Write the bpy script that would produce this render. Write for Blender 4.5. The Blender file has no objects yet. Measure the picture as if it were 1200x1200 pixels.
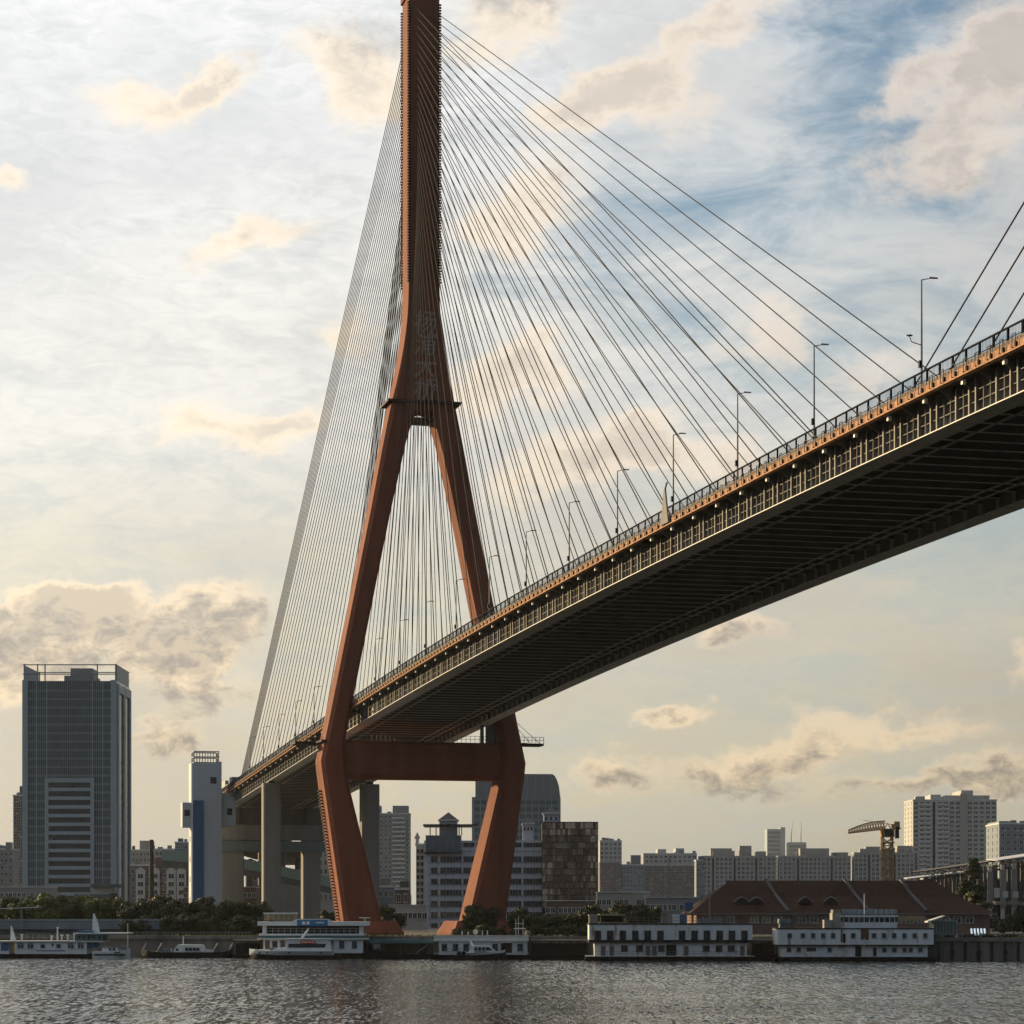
import bpy, bmesh, math, random
from mathutils import Vector, Matrix
random.seed(7)
SC = bpy.context.scene
COL = SC.collection
# ------------------------------------------------------------------ camera
FPX, YH, EYE = 2916.2, 1068.0, 9.5            # focal length in pixels of the 1200 px photo, horizon row, eye height
cam = bpy.data.cameras.new('camera')
cam.sensor_width = 36.0
cam.lens = FPX / 1200.0 * 36.0
cam.shift_y = (YH - 600.0) / 1200.0
cam.clip_start = 1.0
cam.clip_end = 40000.0
cam_o = bpy.data.objects.new('camera', cam)
COL.objects.link(cam_o)
cam_o.location = (0, 0, EYE)
cam_o.rotation_euler = (math.radians(90), 0, 0)
SC.camera = cam_o
SC.render.resolution_x = 1024
SC.render.resolution_y = 1024
SC.view_settings.view_transform = 'Standard'
SC.view_settings.look = 'None'
SC.view_settings.exposure = 0.3
SC.view_settings.gamma = 1.0
SC.view_settings.use_curve_mapping = False
# ------------------------------------------------------------------ sun and sky
SUN_AZ, SUN_EL = math.radians(-51.0), math.radians(12.5)     # azimuth from the view axis (+Y), positive to the right
sun_dir = Vector((math.sin(SUN_AZ) * math.cos(SUN_EL), math.cos(SUN_AZ) * math.cos(SUN_EL), math.sin(SUN_EL)))
sun = bpy.data.lights.new('sun', 'SUN')
sun.energy = 5.0
sun.angle = math.radians(0.6)
sun.color = (1.0, 0.73, 0.38)
sun_o = bpy.data.objects.new('sun', sun)
COL.objects.link(sun_o)
sun_o.location = (-300, 200, 300)
sun_o.rotation_euler = sun_dir.to_track_quat('Z', 'Y').to_euler()

world = bpy.data.worlds.new('World')
SC.world = world
world.use_nodes = True
WN, WL = world.node_tree.nodes, world.node_tree.links
WN.clear()

def wn(kind, **kw):
    n = WN.new(kind)
    for k, v in kw.items():
        setattr(n, k, v)
    return n

def put(sock, v):
    if hasattr(v, 'is_output'):
        WL.new(v, sock)
    else:
        sock.default_value = (*v, 1.0) if sock.type == 'RGBA' and len(v) == 3 else v

def wm(op, a, b=None, c=None, clamp=False):
    n = wn('ShaderNodeMath', operation=op, use_clamp=clamp)
    put(n.inputs[0], a)
    if b is not None:
        put(n.inputs[1], b)
    if c is not None:
        put(n.inputs[2], c)
    return n.outputs[0]

def wss(x, lo, hi):
    n = wn('ShaderNodeMapRange', interpolation_type='SMOOTHSTEP')
    put(n.inputs[0], x)
    n.inputs[1].default_value, n.inputs[2].default_value = lo, hi
    return n.outputs[0]

def wxyz(x, y, z):
    n = wn('ShaderNodeCombineXYZ')
    put(n.inputs[0], x); put(n.inputs[1], y); put(n.inputs[2], z)
    return n.outputs[0]

def wnoise(vec, scale, detail=6.0, rough=0.55, dist=0.0):
    n = wn('ShaderNodeTexNoise')
    put(n.inputs['Vector'], vec)
    n.inputs['Scale'].default_value = scale
    n.inputs['Detail'].default_value = detail
    n.inputs['Roughness'].default_value = rough
    n.inputs['Distortion'].default_value = dist
    return n.outputs[0]

def wmix(f, a, b):
    n = wn('ShaderNodeMix', data_type='RGBA')
    put(n.inputs[0], f); put(n.inputs[6], a); put(n.inputs[7], b)
    return n.outputs[2]

def wramp(x, stops):
    n = wn('ShaderNodeValToRGB')
    put(n.inputs[0], x)
    cr = n.color_ramp
    cr.interpolation = 'EASE'
    while len(cr.elements) < len(stops):
        cr.elements.new(0.5)
    for e, (p, c) in zip(cr.elements, stops):
        e.position = p
        e.color = (c[0], c[1], c[2], 1)
    return n.outputs[0]

def s2l(r, g, b):
    return tuple(((c / 255.0) / 12.92 if c < 11 else (((c / 255.0) + 0.055) / 1.055) ** 2.4) for c in (r, g, b))

tc = wn('ShaderNodeTexCoord')
sep = wn('ShaderNodeSeparateXYZ')
WL.new(tc.outputs['Generated'], sep.inputs[0])
dx, dy, dz = sep.outputs
sky = wn('ShaderNodeTexSky', sky_type='NISHITA', sun_disc=False)
sky.sun_elevation = SUN_EL
sky.sun_rotation = SUN_AZ
sky.air_density, sky.dust_density, sky.ozone_density = 1.0, 1.5, 1.5
az = wm('MULTIPLY', wm('ARCTAN2', dx, dy), 57.29578)          # degrees
el = wm('MULTIPLY', wm('ARCSINE', dz), 57.29578)
elc = wm('MAXIMUM', el, -3.0)
# angle to the sun: clouds are brighter towards it
dot = wn('ShaderNodeVectorMath', operation='DOT_PRODUCT')
WL.new(tc.outputs['Generated'], dot.inputs[0])
dot.inputs[1].default_value = sun_dir
glow = wm('ADD', 0.225, wm('MULTIPLY', 1.40, wm('POWER', wm('MULTIPLY_ADD', dot.outputs['Value'], 0.5, 0.5), 2.2)))
# ---- high thin veil, on a flat layer seen in perspective
inv = wm('DIVIDE', 1.0, wm('ADD', wm('MAXIMUM', dz, 0.0), 0.10))
pv = wxyz(wm('MULTIPLY', dx, inv), wm('MULTIPLY', dy, inv), 0.3)
ang = wxyz(wm('MULTIPLY', az, 0.10), wm('MULTIPLY', elc, 0.17), 0.0)
angf = wxyz(wm('MULTIPLY', az, 0.16), wm('MULTIPLY', elc, 0.42), 1.7)
n1 = wnoise(pv, 1.5, 5, 0.60, 0.5)
n2 = wnoise(angf, 1.6, 6, 0.62, 0.6)
n3 = wnoise(ang, 0.9, 2, 0.5, 0.0)
n4 = wnoise(angf, 6.5, 4, 0.66, 1.2)
veil_in = wm('ADD', wm('ADD', wm('MULTIPLY', n1, 0.22), wm('MULTIPLY', n2, 0.40)), wm('MULTIPLY', n3, 0.58))
# more open sky away from the sun and higher up
openness = wm('MULTIPLY', wss(az, -4.0, 12.0), wss(el, 5.0, 17.0))
veil = wm('MAXIMUM', wss(wm('SUBTRACT', wm('MULTIPLY_ADD', wss(az, 4.0, -6.0), 0.10, veil_in), wm('MULTIPLY', openness, 0.10)), 0.34, 0.64), wm('MULTIPLY', 0.9, wm('SUBTRACT', 1.0, wss(el, 6.0, 13.0))))
veil_el = wramp(wm('DIVIDE', wm('ADD', elc, 3.0), 33.0),
                [(0.0, s2l(170, 160, 142)), (0.11, s2l(184, 174, 154)), (0.20, s2l(206, 194, 168)), (0.31, s2l(214, 206, 186)),
                 (0.45, s2l(230, 226, 218)), (0.66, s2l(234, 234, 233)), (1.0, s2l(228, 231, 235))])
shade_v = wss(wm('ADD', wm('MULTIPLY', n2, 0.62), wm('MULTIPLY', n4, 0.42)), 0.36, 0.66)
veil_c = wmix(wm('MULTIPLY', wm('SUBTRACT', 1.0, shade_v), 0.50), veil_el, s2l(180, 183, 184))
banks = wss(wm('ADD', n3, wm('MULTIPLY', wm('SUBTRACT', n2, 0.5), 0.45)), 0.44, 0.66)          # broad grey banks in the veil
veil_c = wmix(wm('MULTIPLY', banks, 0.55), veil_c, wmix(wss(el, 3.0, 14.0), s2l(186, 176, 160), s2l(190, 192, 193)))

def wmixm(col, tint_):
    n = wn('ShaderNodeMix', data_type='RGBA', blend_type='MULTIPLY')
    put(n.inputs[0], 1.0); put(n.inputs[6], col); put(n.inputs[7], tint_)
    return n.outputs[2]

def wscale(col, f):
    n = wn('ShaderNodeVectorMath', operation='SCALE')
    put(n.inputs[0], col); put(n.inputs['Scale'], f)
    return n.outputs[0]

SKY_STRENGTH = 0.10
veil_c = wmix(wss(dot.outputs['Value'], -0.5, 0.35), wmixm(veil_c, (0.62, 0.93, 1.42)), veil_c)        # bluer away from the sun
tint = wn('ShaderNodeMix', data_type='RGBA', blend_type='MULTIPLY')
put(tint.inputs[0], 1.0); put(tint.inputs[6], sky.outputs[0]); put(tint.inputs[7], (0.80, 1.04, 1.12))
base = tint.outputs[2]
lit = wscale(veil_c, wm('MULTIPLY', glow, 1.0 / SKY_STRENGTH))
col = wmix(wm('MULTIPLY', veil, 0.96), base, lit)
# ---- low cumulus: ragged puffs spread over the sky; (azimuth, elevation, half width, half height, tilt, density, warmth, darkness)
def ae(px, py):
    u, v = (px - 600.0) / FPX, (YH - py) / FPX
    return math.degrees(math.atan(u)), math.degrees(math.atan(v / math.sqrt(1 + u * u)))
DEG = 57.29578 / FPX
# (px row and column of the photo only give a direction in the sky; half sizes, tilt and density)
PUFFS = [
    (185, 122, 120, 48, 14, 1.0), (250, 95, 60, 36, 20, .9), (285, 278, 120, 34, 14, .9), (425, 70, 60, 95, 65, .9), (430, 118, 60, 50, 5, .7),
    (600, 8, 120, 44, 0, 1.1), (560, 60, 100, 44, 10, .7), (745, 92, 150, 44, 22, 1.1), (690, 132, 90, 46, 10, .8), (860, 22, 90, 34, 12, .9), (790, 125, 80, 60, 15, .8),
    (1140, 80, 105, 60, 40, 1.1), (1105, 185, 120, 62, 12, 1.2), (1185, 60, 80, 110, 40, 1.0), (1050, 105, 66, 36, 30, 1.0),
    (640, 228, 80, 56, 25, .9), (575, 262, 66, 60, 10, .8), (585, 455, 125, 62, 28, 1.0), (625, 405, 60, 46, 10, .8),
    (680, 540, 140, 56, 14, 1.2), (770, 520, 80, 44, 10, 1.0), (850, 548, 80, 44, 5, .9), (900, 390, 80, 50, 10, .75), (1020, 440, 90, 40, 15, .6),
    (250, 500, 120, 34, 8, 1.0), (335, 495, 60, 48, 30, .95), (415, 390, 42, 50, 60, .8), (5, 205, 24, 42, 80, .9),
    (70, 745, 220, 66, 4, 1.5), (95, 708, 92, 38, 6, 1.4), (250, 732, 110, 60, 8, 1.5), (215, 768, 90, 40, 10, 1.0), (235, 808, 110, 36, -4, 1.0), (190, 860, 66, 36, 6, 1.0), (20, 800, 90, 34, 0, .9),
    (785, 836, 60, 18, 6, 1.2), (865, 744, 74, 26, 6, 1.1), (720, 896, 80, 28, 3, 1.0), (945, 876, 100, 32, 8, 1.1), (860, 905, 130, 34, 2, .8),
    (1150, 912, 120, 26, 4, 1.1), (1195, 772, 40, 34, 10, 1.0), (1060, 848, 170, 26, -6, .8), (1030, 925, 120, 24, 0, .7),
]
SHADES = [
    (275, 85, 44, 28, 20, .5), (425, 40, 46, 70, 62, .75), (605, 4, 120, 36, 0, .9), (1140, 205, 110, 28, 10, .5), (1150, 130, 60, 36, 40, .35), (655, 215, 50, 30, 20, .45),
    (690, 545, 90, 34, 12, .5), (780, 530, 60, 26, 10, .35), (60, 752, 230, 60, 4, 1.5), (262, 742, 105, 56, 8, 1.3), (230, 815, 130, 36, -4, 1.0), (190, 868, 76, 36, 6, 1.0),
    (870, 748, 60, 20, 6, .9), (730, 900, 74, 24, 3, .8), (950, 884, 90, 22, 6, .7), (860, 912, 120, 28, 2, .8), (1150, 916, 120, 22, 4, 1.0), (1030, 930, 120, 22, 0, .8),
    (100, 530, 130, 40, -6, .35), (820, 690, 200, 40, 4, .25),
]
pw = wn('ShaderNodeTexNoise', noise_dimensions='3D')
put(pw.inputs['Vector'], wxyz(wm('MULTIPLY', az, 0.50), wm('MULTIPLY', elc, 0.68), 4.4))
pw.inputs['Scale'].default_value = 1.0
pw.inputs['Detail'].default_value = 5.0
pw.inputs['Roughness'].default_value = 0.60
fine = wnoise(wxyz(wm('MULTIPLY', az, 0.50), wm('MULTIPLY', elc, 0.75), 9.1), 3.2, 6, 0.66, 0.4)
wv = wn('ShaderNodeVectorMath', operation='MULTIPLY_ADD')     # ragged edges: the place looked up is pushed about by noise
WL.new(pw.outputs['Color'], wv.inputs[0])
wv.inputs[1].default_value = (3.0, 2.2, 0.0)
WL.new(wxyz(wm('SUBTRACT', az, 1.5), wm('SUBTRACT', el, 1.1), 0.0), wv.inputs[2])
AE = wv.outputs[0]
def blobs(lst):
    acc = 0.0
    for (px, py, rx, ry, tilt, k) in lst:
        a0, e0 = ae(px, py)
        mp = wn('ShaderNodeMapping', vector_type='TEXTURE')
        WL.new(AE, mp.inputs[0])
        mp.inputs['Location'].default_value = (a0, e0, 0)
        mp.inputs['Rotation'].default_value = (0, 0, math.radians(tilt))
        mp.inputs['Scale'].default_value = (rx * DEG, ry * DEG, 1)
        gr = wn('ShaderNodeTexGradient', gradient_type='SPHERICAL')
        WL.new(mp.outputs[0], gr.inputs[0])
        acc = wm('ADD', acc, wm('MULTIPLY', gr.outputs[0], k))     # the running sum comes first: keeps the shader's stack short
    return acc
dens, dark = blobs(PUFFS), blobs(SHADES)
# the same kind of puffs go on over the rest of the sky
outside = wm('MAXIMUM', wss(wm('ABSOLUTE', az), 12.5, 20.0), wss(el, 21.0, 28.0))
rest = wm('MULTIPLY', wm('MULTIPLY', outside, wss(el, 0.0, 4.0)), wss(wnoise(wxyz(wm('MULTIPLY', dx, inv), wm('MULTIPLY', dy, inv), 6.0), 1.3, 3, 0.55), 0.46, 0.66))
dens = wm('ADD', dens, rest)
dark = wm('MULTIPLY_ADD', rest, 0.4, dark)
rag = wm('MULTIPLY', wm('SUBTRACT', fine, 0.5), 0.85)
mask = wss(wm('ADD', wm('MINIMUM', dens, 0.95), rag), 0.04, 0.84)
dfac = wss(wm('ADD', wm('MINIMUM', dark, 0.62), wm('MULTIPLY', wm('SUBTRACT', fine, 0.5), 1.7)), 0.0, 0.95)
lowwarm = wss(el, 2.0, 12.0)
light_c = wmix(lowwarm, s2l(246, 220, 180), wmix(wss(az, -3.0, 9.0), s2l(250, 230, 200), s2l(248, 230, 212)))
dark_c = wmix(lowwarm, s2l(136, 128, 120), s2l(180, 171, 162))
core = wss(wm('ADD', dens, wm('MULTIPLY', wm('SUBTRACT', fine, 0.5), 1.3)), 0.45, 1.25)
puff_c = wmix(wm('MAXIMUM', dfac, wm('MULTIPLY', core, 0.60)), light_c, dark_c)
col = wmix(wm('MULTIPLY', mask, wm('MULTIPLY_ADD', wss(el, 6.0, 13.0), -0.12, 0.84)), col, wscale(puff_c, wm('MULTIPLY', glow, 1.0 / SKY_STRENGTH)))
bg = wn('ShaderNodeBackground')
WL.new(col, bg.inputs[0])
bg.inputs[1].default_value = 0.82 * SKY_STRENGTH
out = wn('ShaderNodeOutputWorld')
WL.new(bg.outputs[0], out.inputs[0])
world.cycles.sampling_method = 'NONE'
SC.cycles.max_bounces = 4
SC.cycles.diffuse_bounces = 2
SC.cycles.glossy_bounces = 2
SC.cycles.transmission_bounces = 2
SC.cycles.volume_bounces = 1
SC.cycles.caustics_reflective = False
SC.cycles.caustics_refractive = False
SC.cycles.use_adaptive_sampling = True
SC.cycles.adaptive_threshold = 0.025
# ------------------------------------------------------------------ materials
MATS = {}
def mat(name, col, rough=0.65, var=0.12, scale=0.35, metal=0.0, streak=False, bump=0.0, seam=None, spec=0.4, rust=None, rs=1.0):
    if name in MATS:
        return MATS[name]
    m = bpy.data.materials.new(name)
    m.use_nodes = True
    nt = m.node_tree
    N, L = nt.nodes, nt.links
    b = N['Principled BSDF']
    b.inputs['Roughness'].default_value = rough
    b.inputs['Metallic'].default_value = metal
    b.inputs['Specular IOR Level'].default_value = spec
    g = N.new('ShaderNodeNewGeometry')
    mp = N.new('ShaderNodeMapping')
    mp.inputs['Scale'].default_value = (scale, scale, scale * (0.10 if streak else 1.0))
    L.new(g.outputs['Position'], mp.inputs[0])
    nz = N.new('ShaderNodeTexNoise')
    nz.inputs['Scale'].default_value = 1.0
    nz.inputs['Detail'].default_value = 6.0
    nz.inputs['Roughness'].default_value = 0.6
    L.new(mp.outputs[0], nz.inputs[0])
    mr = N.new('ShaderNodeMapRange')
    mr.inputs[1].default_value, mr.inputs[2].default_value = 0.25, 0.75
    mr.inputs[3].default_value, mr.inputs[4].default_value = 1.0 - var, 1.0 + var
    L.new(nz.outputs[0], mr.inputs[0])
    fac = mr.outputs[0]
    if seam:                                     # fine construction joints every «seam» metres of height
        sx = N.new('ShaderNodeSeparateXYZ'); L.new(g.outputs['Position'], sx.inputs[0])
        d = N.new('ShaderNodeMath'); d.operation = 'DIVIDE'; d.inputs[1].default_value = seam
        L.new(sx.outputs[2], d.inputs[0])
        fr = N.new('ShaderNodeMath'); fr.operation = 'FRACT'; L.new(d.outputs[0], fr.inputs[0])
        cm = N.new('ShaderNodeMath'); cm.operation = 'LESS_THAN'; cm.inputs[1].default_value = 0.05
        L.new(fr.outputs[0], cm.inputs[0])
        mu = N.new('ShaderNodeMath'); mu.operation = 'MULTIPLY_ADD'; mu.inputs[1].default_value = -0.10
        L.new(cm.outputs[0], mu.inputs[0]); L.new(fac, mu.inputs[2])
        fac = mu.outputs[0]
    sc = N.new('ShaderNodeVectorMath'); sc.operation = 'SCALE'
    sc.inputs[0].default_value = col
    L.new(fac, sc.inputs['Scale'])
    cout = sc.outputs[0]
    if rust:
        n2 = N.new('ShaderNodeTexNoise'); n2.inputs['Scale'].default_value = 1.0; n2.inputs['Detail'].default_value = 7
        m2 = N.new('ShaderNodeMapping'); m2.inputs['Scale'].default_value = (0.9 * rs, 0.9 * rs, 0.22 * rs); m2.inputs['Location'].default_value = (3, 7, 1)
        L.new(g.outputs['Position'], m2.inputs[0]); L.new(m2.outputs[0], n2.inputs[0])
        r2 = N.new('ShaderNodeMapRange'); r2.inputs[1].default_value, r2.inputs[2].default_value = 0.56, 0.74
        L.new(n2.outputs[0], r2.inputs[0])
        mx = N.new('ShaderNodeMix'); mx.data_type = 'RGBA'
        L.new(r2.outputs[0], mx.inputs[0]); L.new(cout, mx.inputs[6]); mx.inputs[7].default_value = (*rust, 1)
        cout = mx.outputs[2]
    L.new(cout, b.inputs['Base Color'])
    if bump:
        bp = N.new('ShaderNodeBump'); bp.inputs['Strength'].default_value = bump; bp.inputs['Distance'].default_value = 0.2
        L.new(nz.outputs[0], bp.inputs['Height']); L.new(bp.outputs[0], b.inputs['Normal'])
    MATS[name] = m
    return m

def glass(name, col=(0.012, 0.022, 0.034), rough=0.12, var=0.5, scale=0.25):
    m = mat(name, col, rough, var, scale, spec=0.6)
    return m

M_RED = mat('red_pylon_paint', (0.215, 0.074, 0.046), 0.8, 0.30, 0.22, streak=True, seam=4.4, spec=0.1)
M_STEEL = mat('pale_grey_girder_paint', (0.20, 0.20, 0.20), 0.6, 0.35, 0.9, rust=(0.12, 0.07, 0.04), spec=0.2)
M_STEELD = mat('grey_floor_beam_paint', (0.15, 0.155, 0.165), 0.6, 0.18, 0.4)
M_FLANGE = mat('bounce_lightened_flange_paint', (0.72, 0.72, 0.70), 0.6, 0.2, 0.5)  # bounce light from the water is put into this paler colour
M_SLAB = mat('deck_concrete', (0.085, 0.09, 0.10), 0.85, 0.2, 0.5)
M_FASCIA = mat('salmon_parapet_paint', (0.46, 0.25, 0.145), 0.8, 0.45, 2.2, rust=(0.17, 0.10, 0.065), spec=0.15, rs=2.0)
M_RAIL = mat('blue_grey_railing', (0.012, 0.022, 0.038), 0.85, 0.1, spec=0.05)
M_CABLE = mat('cable_sheath', (0.014, 0.013, 0.014), 0.7, 0.1, spec=0.1)
M_DARK = mat('dark_fittings', (0.022, 0.022, 0.026), 0.7, 0.1, spec=0.12)
M_CONC = mat('pier_concrete', (0.22, 0.21, 0.20), 0.85, 0.2, 0.3, streak=True)
M_CONCD = mat('weathered_concrete', (0.12, 0.118, 0.115), 0.85, 0.2, 0.3, streak=True)
M_WHITE = mat('white_boat_paint', (0.70, 0.75, 0.78), 0.45, 0.12, 0.6, streak=True)
M_WHITER = mat('rust_streaked_white_paint', (0.68, 0.74, 0.77), 0.55, 0.12, 0.6, streak=True, rust=(0.26, 0.17, 0.10))
M_GLASS = glass('dark_window_glass')
M_HULL = mat('black_hull_paint', (0.012, 0.012, 0.014), 0.7, 0.2, 0.8, spec=0.12)
M_LAMPPOST = mat('lamp_post_grey', (0.16, 0.17, 0.18), 0.5, 0.1)

# ------------------------------------------------------------------ mesh helpers
class MB:
    def __init__(self):
        self.v, self.f = [], []
    def box(self, x0, x1, y0, y1, z0, z1):
        i = len(self.v)
        self.v += [(x, y, z) for z in (z0, z1) for (x, y) in ((x0, y0), (x1, y0), (x1, y1), (x0, y1))]
        self.f += [tuple(i + k for k in q) for q in ((3, 2, 1, 0), (4, 5, 6, 7), (0, 1, 5, 4), (1, 2, 6, 5), (2, 3, 7, 6), (3, 0, 4, 7))]
        return self
    def prism(self, pts, axis, a0, a1):
        """extrude a 2-D outline along an axis: axis 'x' outlines (y,z), 'y' outlines (x,z), 'z' outlines (x,y)"""
        i, n = len(self.v), len(pts)
        for a in (a0, a1):
            for (p, q) in pts:
                self.v.append({'x': (a, p, q), 'y': (p, a, q), 'z': (p, q, a)}[axis])
        self.f.append(tuple(i + k for k in range(n))[::-1])
        self.f.append(tuple(i + n + k for k in range(n)))
        for k in range(n):
            self.f.append((i + k, i + (k + 1) % n, i + n + (k + 1) % n, i + n + k))
        return self
    def loft(self, rings, cap=True):
        i, n = len(self.v), len(rings[0])
        for r in rings:
            self.v += [tuple(p) for p in r]
        for j in range(len(rings) - 1):
            a, b = i + j * n, i + (j + 1) * n
            for k in range(n):
                self.f.append((a + k, a + (k + 1) % n, b + (k + 1) % n, b + k))
        if cap:
            self.f.append(tuple(i + k for k in range(n))[::-1])
            self.f.append(tuple(i + (len(rings) - 1) * n + k for k in range(n)))
        return self
    def tube(self, p0, p1, r0, r1=None, n=6):
        p0, p1 = Vector(p0), Vector(p1)
        r1 = r0 if r1 is None else r1
        d = (p1 - p0).normalized()
        u = d.orthogonal().normalized(); w = d.cross(u)
        rings = [[p + (u * math.cos(t) + w * math.sin(t)) * r for t in [2 * math.pi * k / n for k in range(n)]] for p, r in ((p0, r0), (p1, r1))]
        return self.loft(rings)
    def mesh(self, name, *mats):
        me = bpy.data.meshes.new(name)
        me.from_pydata(self.v, [], self.f)
        bm = bmesh.new(); bm.from_mesh(me)
        bmesh.ops.recalc_face_normals(bm, faces=bm.faces)
        bm.to_mesh(me); bm.free()
        for m in mats:
            me.materials.append(m)
        return me

def ob(name, me, parent=None, loc=(0, 0, 0), rot=(0, 0, 0), scale=(1, 1, 1)):
    o = bpy.data.objects.new(name, me)
    COL.objects.link(o)
    o.location, o.rotation_euler, o.scale = loc, rot, scale
    if parent is not None:
        o.parent = parent
    return o

def tag(o, label=None, cat=None, group=None, kind=None):
    if label: o['label'] = label
    if cat: o['category'] = cat
    if group: o['group'] = group
    if kind: o['kind'] = kind
    return o

def thing(name, label, cat, loc=(0, 0, 0), rz=0.0, group=None):
    return tag(ob(name, None, None, loc, (0, 0, rz)), label, cat, group)

UNIT = {}
def ubox(m):
    if m.name not in UNIT:
        UNIT[m.name] = MB().box(-.5, .5, -.5, .5, -.5, .5).mesh('box_' + m.name, m)
    return UNIT[m.name]

def bx(name, m, x0, x1, y0, y1, z0, z1, parent, rot=(0, 0, 0)):
    return ob(name, ubox(m), parent, ((x0 + x1) / 2, (y0 + y1) / 2, (z0 + z1) / 2), rot, (abs(x1 - x0), abs(y1 - y0), abs(z1 - z0)))

UCYL = {}
def ucyl(m, n=6):
    if (m.name, n) not in UCYL:
        UCYL[(m.name, n)] = MB().tube((0, 0, 0), (0, 0, 1), 1.0, n=n).mesh('rod_' + m.name, m)
    return UCYL[(m.name, n)]

def rod(name, m, p0, p1, r, parent, n=6):
    p0, p1 = Vector(p0), Vector(p1)
    d = p1 - p0
    o = ob(name, ucyl(m, n), parent, p0, (0, 0, 0), (r, r, d.length))
    o.rotation_euler = d.to_track_quat('Z', 'Y').to_euler()
    return o

def copy_tree(src, parent=None, **props):
    c = src.copy(); COL.objects.link(c); c.parent = parent
    for k, v in props.items():
        c[k] = v
    for ch in list(src.children):
        copy_tree(ch, c)
    return c

# pixel of the 1200 px photo + distance along the view axis -> world
def wx(px, dep): return (px - 600.0) / FPX * dep
def wz(py, dep): return (YH - py) / FPX * dep + EYE

# ------------------------------------------------------------------ ground, quay, water
GZ = 4.2
m_ground = mat('ground_earth', (0.10, 0.10, 0.085), 0.9, 0.3, 0.05)
BANK = [(-9000, 545.2), (-180, 545.2), (150, 466.0), (9000, 466.0)]
g = ob('ground', MB().prism([(x, y + 2.6) for x, y in BANK] + [(9000, 6500), (-9000, 6500)], 'z', GZ - 0.5, GZ).mesh('ground', m_ground)); tag(g, kind='structure')
M_QUAY = mat('quay_concrete', (0.15, 0.145, 0.135), 0.85, 0.5, 0.4, streak=True)
q = ob('quay', MB().prism([(x, y) for x, y in BANK] + [(x, y + 2.6) for x, y in BANK[::-1]], 'z', -8, GZ - .04).prism([(x, y - .5) for x, y in BANK] + [(x, y + 1.0) for x, y in BANK[::-1]], 'z', GZ - .5, GZ + .25).mesh('quay', M_QUAY)); tag(q, kind='structure')

def water_material():
    m = bpy.data.materials.new('river_water')
    m.use_nodes = True
    N, L = m.node_tree.nodes, m.node_tree.links
    b = N['Principled BSDF']
    b.inputs['Base Color'].default_value = (0.02, 0.021, 0.018, 1)
    b.inputs['Roughness'].default_value = 0.12
    b.inputs['IOR'].default_value = 1.38
    g = N.new('ShaderNodeNewGeometry')
    def noise(sx, sy, det, off):
        mp = N.new('ShaderNodeMapping'); mp.inputs['Scale'].default_value = (sx, sy, 1); mp.inputs['Location'].default_value = (off, off * 2, 0)
        L.new(g.outputs['Position'], mp.inputs[0])
        t = N.new('ShaderNodeTexNoise'); t.inputs['Scale'].default_value = 1; t.inputs['Detail'].default_value = det; t.inputs['Roughness'].default_value = 0.6
        L.new(mp.outputs[0], t.inputs[0])
        return t
    def vm(op, a, c):
        v = N.new('ShaderNodeVectorMath'); v.operation = op
        for s_, q in zip(v.inputs, (a, c)):
            if isinstance(q, tuple): s_.default_value = q
            else: L.new(q, s_)
        return v.outputs[0]
    # wave slopes straight from noise: short chop and a longer swell, stronger in gusts
    chop, swell, gust = noise(2.7, 0.36, 4, 0).outputs['Color'], noise(0.9, 0.10, 3, 31).outputs['Color'], noise(0.012, 0.035, 4, 5).outputs[0]
    sl = vm('ADD', vm('MULTIPLY', vm('SUBTRACT', chop, (.5, .5, .5)), (1.7, 1.75, 0)), vm('MULTIPLY', vm('SUBTRACT', swell, (.5, .5, .5)), (.6, .6, 0)))
    mr = N.new('ShaderNodeMapRange'); L.new(gust, mr.inputs[0]); mr.inputs[1].default_value, mr.inputs[2].default_value = .35, .65
    mr.inputs[3].default_value, mr.inputs[4].default_value = .55, 1.35
    sc = N.new('ShaderNodeVectorMath'); sc.operation = 'SCALE'; L.new(sl, sc.inputs[0]); L.new(mr.outputs[0], sc.inputs['Scale'])
    nm = N.new('ShaderNodeVectorMath'); nm.operation = 'NORMALIZE'
    L.new(vm('ADD', sc.outputs[0], (0, 0, 1)), nm.inputs[0])
    L.new(nm.outputs[0], b.inputs['Normal'])
    return m
w = ob('water', MB().prism([(-9000, -900), (9000, -900)] + [(x, y + .3) for x, y in BANK[::-1]], 'z', -6, 0).mesh('water', water_material())); tag(w, kind='structure')

# ------------------------------------------------------------------ the bridge, in its own axes: X along the deck towards the far pylon, Y to the far side
BX0, BD, BTH = -33.64, 544.12, 0.24403
BC, BS = math.cos(BTH), math.sin(BTH)
BROT = math.atan2(-BC, BS)
def bworld(X, Y, Z): return Vector((BX0 + BS * X + BC * Y, BD - BC * X + BS * Y, Z))
bridge = thing('cable_stayed_bridge', 'long cable stayed bridge with a red inverted Y pylon over the river', 'bridge', (BX0, BD, 0), BROT)
YC, WID = 14.0, 28.7
def zf(X):                                     # top of the parapet along the deck
    if X >= -20: return 60.8 - 6.6e-5 * (X - 301) ** 2
    return 60.8 - 6.6e-5 * 321 ** 2 + 0.0424 * (X + 20)
def slope(X): return math.atan((zf(X + 1) - zf(X - 1)) / 2)

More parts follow.
